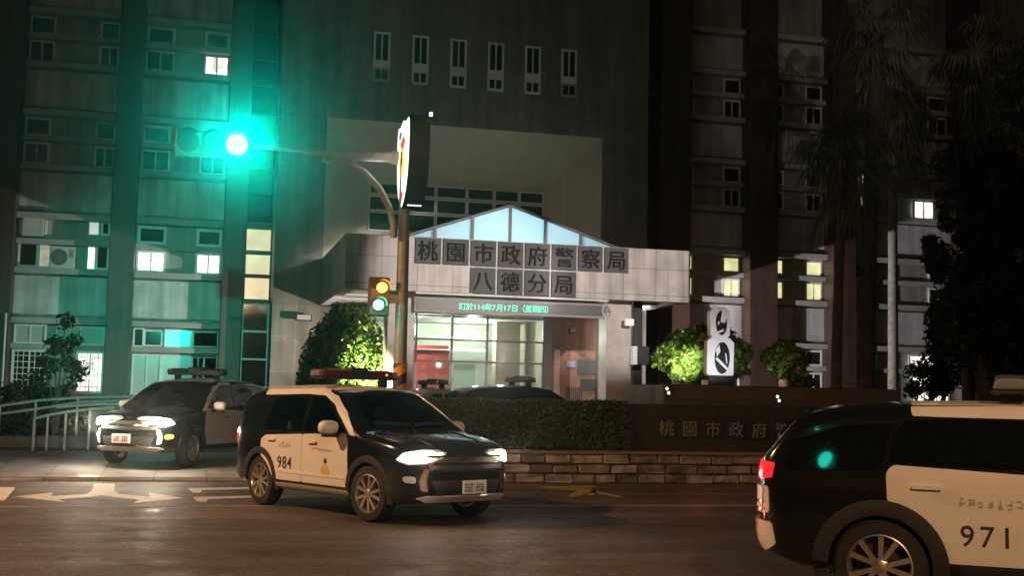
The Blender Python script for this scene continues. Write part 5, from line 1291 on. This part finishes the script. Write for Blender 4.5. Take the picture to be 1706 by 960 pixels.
cr.patch("bumper_trim", rpoly([(-.66, .45), (.66, .45), (.66, .66), (-.66, .66)], .03), 'B', m_silver, .03, .05, .06)
cr.patch("bumper_corner", rpoly([(1.10, .47), (1.20, .43), (1.58, .43), (1.58, .66), (1.14, .65)], .03), 'BR', m_whitep, .02, .04, .05)
cr.patch("lamp_garnish", rpoly([(1.16, .72), (1.6, .72), (1.6, .93), (1.18, .93)], .03), 'BR', m_whitep, .012, .03, .05)
cr.patch("rear_garnish", rpoly([(-.78, .72), (.78, .72), (.80, .93), (-.80, .93)], .03), 'B', mat("grey_garnish", (.45, .45, .47), .35), .02, .04, .06)
for z in (.74, .80): cr.patch("chrome_strip", rpoly([(-.80, z), (.80, z), (.80, z + .02), (-.80, z + .02)], .008), 'B', m_chrome, .035, .04, .06)
cr.patch("reflector", rpoly([(1.68, .60), (1.5, .61), (1.5, .64), (1.68, .63)], .01), 'BR', m_headw, .01, .03, .04)
cr.patch("spoiler", rpoly([(-2.12, -.52), (-2.12, .52), (-1.92, .58), (-1.92, -.58)], .03), 'T', m_blackp, .03, .05, .08)
cr.plate('B', .82, 2)
M_ = Matrix.Translation(cr.root.location) @ Matrix.Rotation(cr.root.rotation_euler[2], 4, 'Z')
lamp('POINT', "tail_lamp_glow", M_ @ Vector((-2.8, -.5, .7)), 7, (1, .12, .06), .08)
for wx in RAV['wheels']:
    for sd in (-1, 1): cr.wheel(wx, sd)
    cr.flare(wx, m_plastic, wd=.12)
for v in ('R', 'L'): cr.patch("sill_trim", rpoly([(-.72, .27), (1.0, .27), (1.0, .41), (-.72, .41)], .02), v, m_plastic, .012, .03, .08)
cr.mirror(.72, 1.17, m_whitep)
cr.lightbar(-.35, 1.70, m_bluelens, m_bluelens, .64)
# --- two cars parked under the canopy
PK = dict(OUT); 
def parked(px, py, n, heading, label, lens1, lens2, paint):
    P = at(px, py, n); sp = dict(PK); sp['paint'] = paint
    c = Car("patrol_suv", label, sp, (P.x, n, YZ), heading)
    c.glassset(SIDEGLASS, [(-.66, 1.15), (.66, 1.15), (.54, 1.585), (-.54, 1.585)], [(-.56, 1.18), (.56, 1.18), (.50, 1.48), (-.50, 1.48)])
    for wx in sp['wheels']:
        for sd in (-1, 1): c.wheel(wx, sd)
    if paint is not m_blackp: c.root.scale = (.94, .94, .94)
    c.lightbar(-.25, 1.80, lens1, lens2, .64); suv_front(c, False); suv_rear(c); c.mirror(.72, 1.13, paint)
    return c
parked(880, 650, -11.2, R(12), "dark parked police car with a red and blue light bar behind the hedge", m_redlens, m_bluelens, m_blackp)
parked(708, 650, -10.6, R(200), "pale parked police car with a dark light bar behind the signal pole", m_plastic, m_bluelens, mat("pale_car_paint", (.5, .5, .5), .3, coat=.4))
# ------------------------------------------------------------------ air volume added to give lamps a lens-bloom glow
hz_ = MB().box(-60, 90, -75, 40, -1.03, 24).build("added_haze", mat("haze_surface", (0, 0, 0))); hz_.data.materials.clear()
M = bpy.data.materials.new("bloom_haze"); M.use_nodes = True; t = M.node_tree; t.nodes.clear()
out = t.nodes.new("ShaderNodeOutputMaterial"); pv = t.nodes.new("ShaderNodeVolumePrincipled")
pv.inputs["Color"].default_value = (0.85, 0.88, 0.9, 1); pv.inputs["Density"].default_value = HAZE; pv.inputs["Anisotropy"].default_value = 0.955
t.links.new(pv.outputs[0], out.inputs[1]); hz_.data.materials.append(M); tag(hz_, kind="stuff")
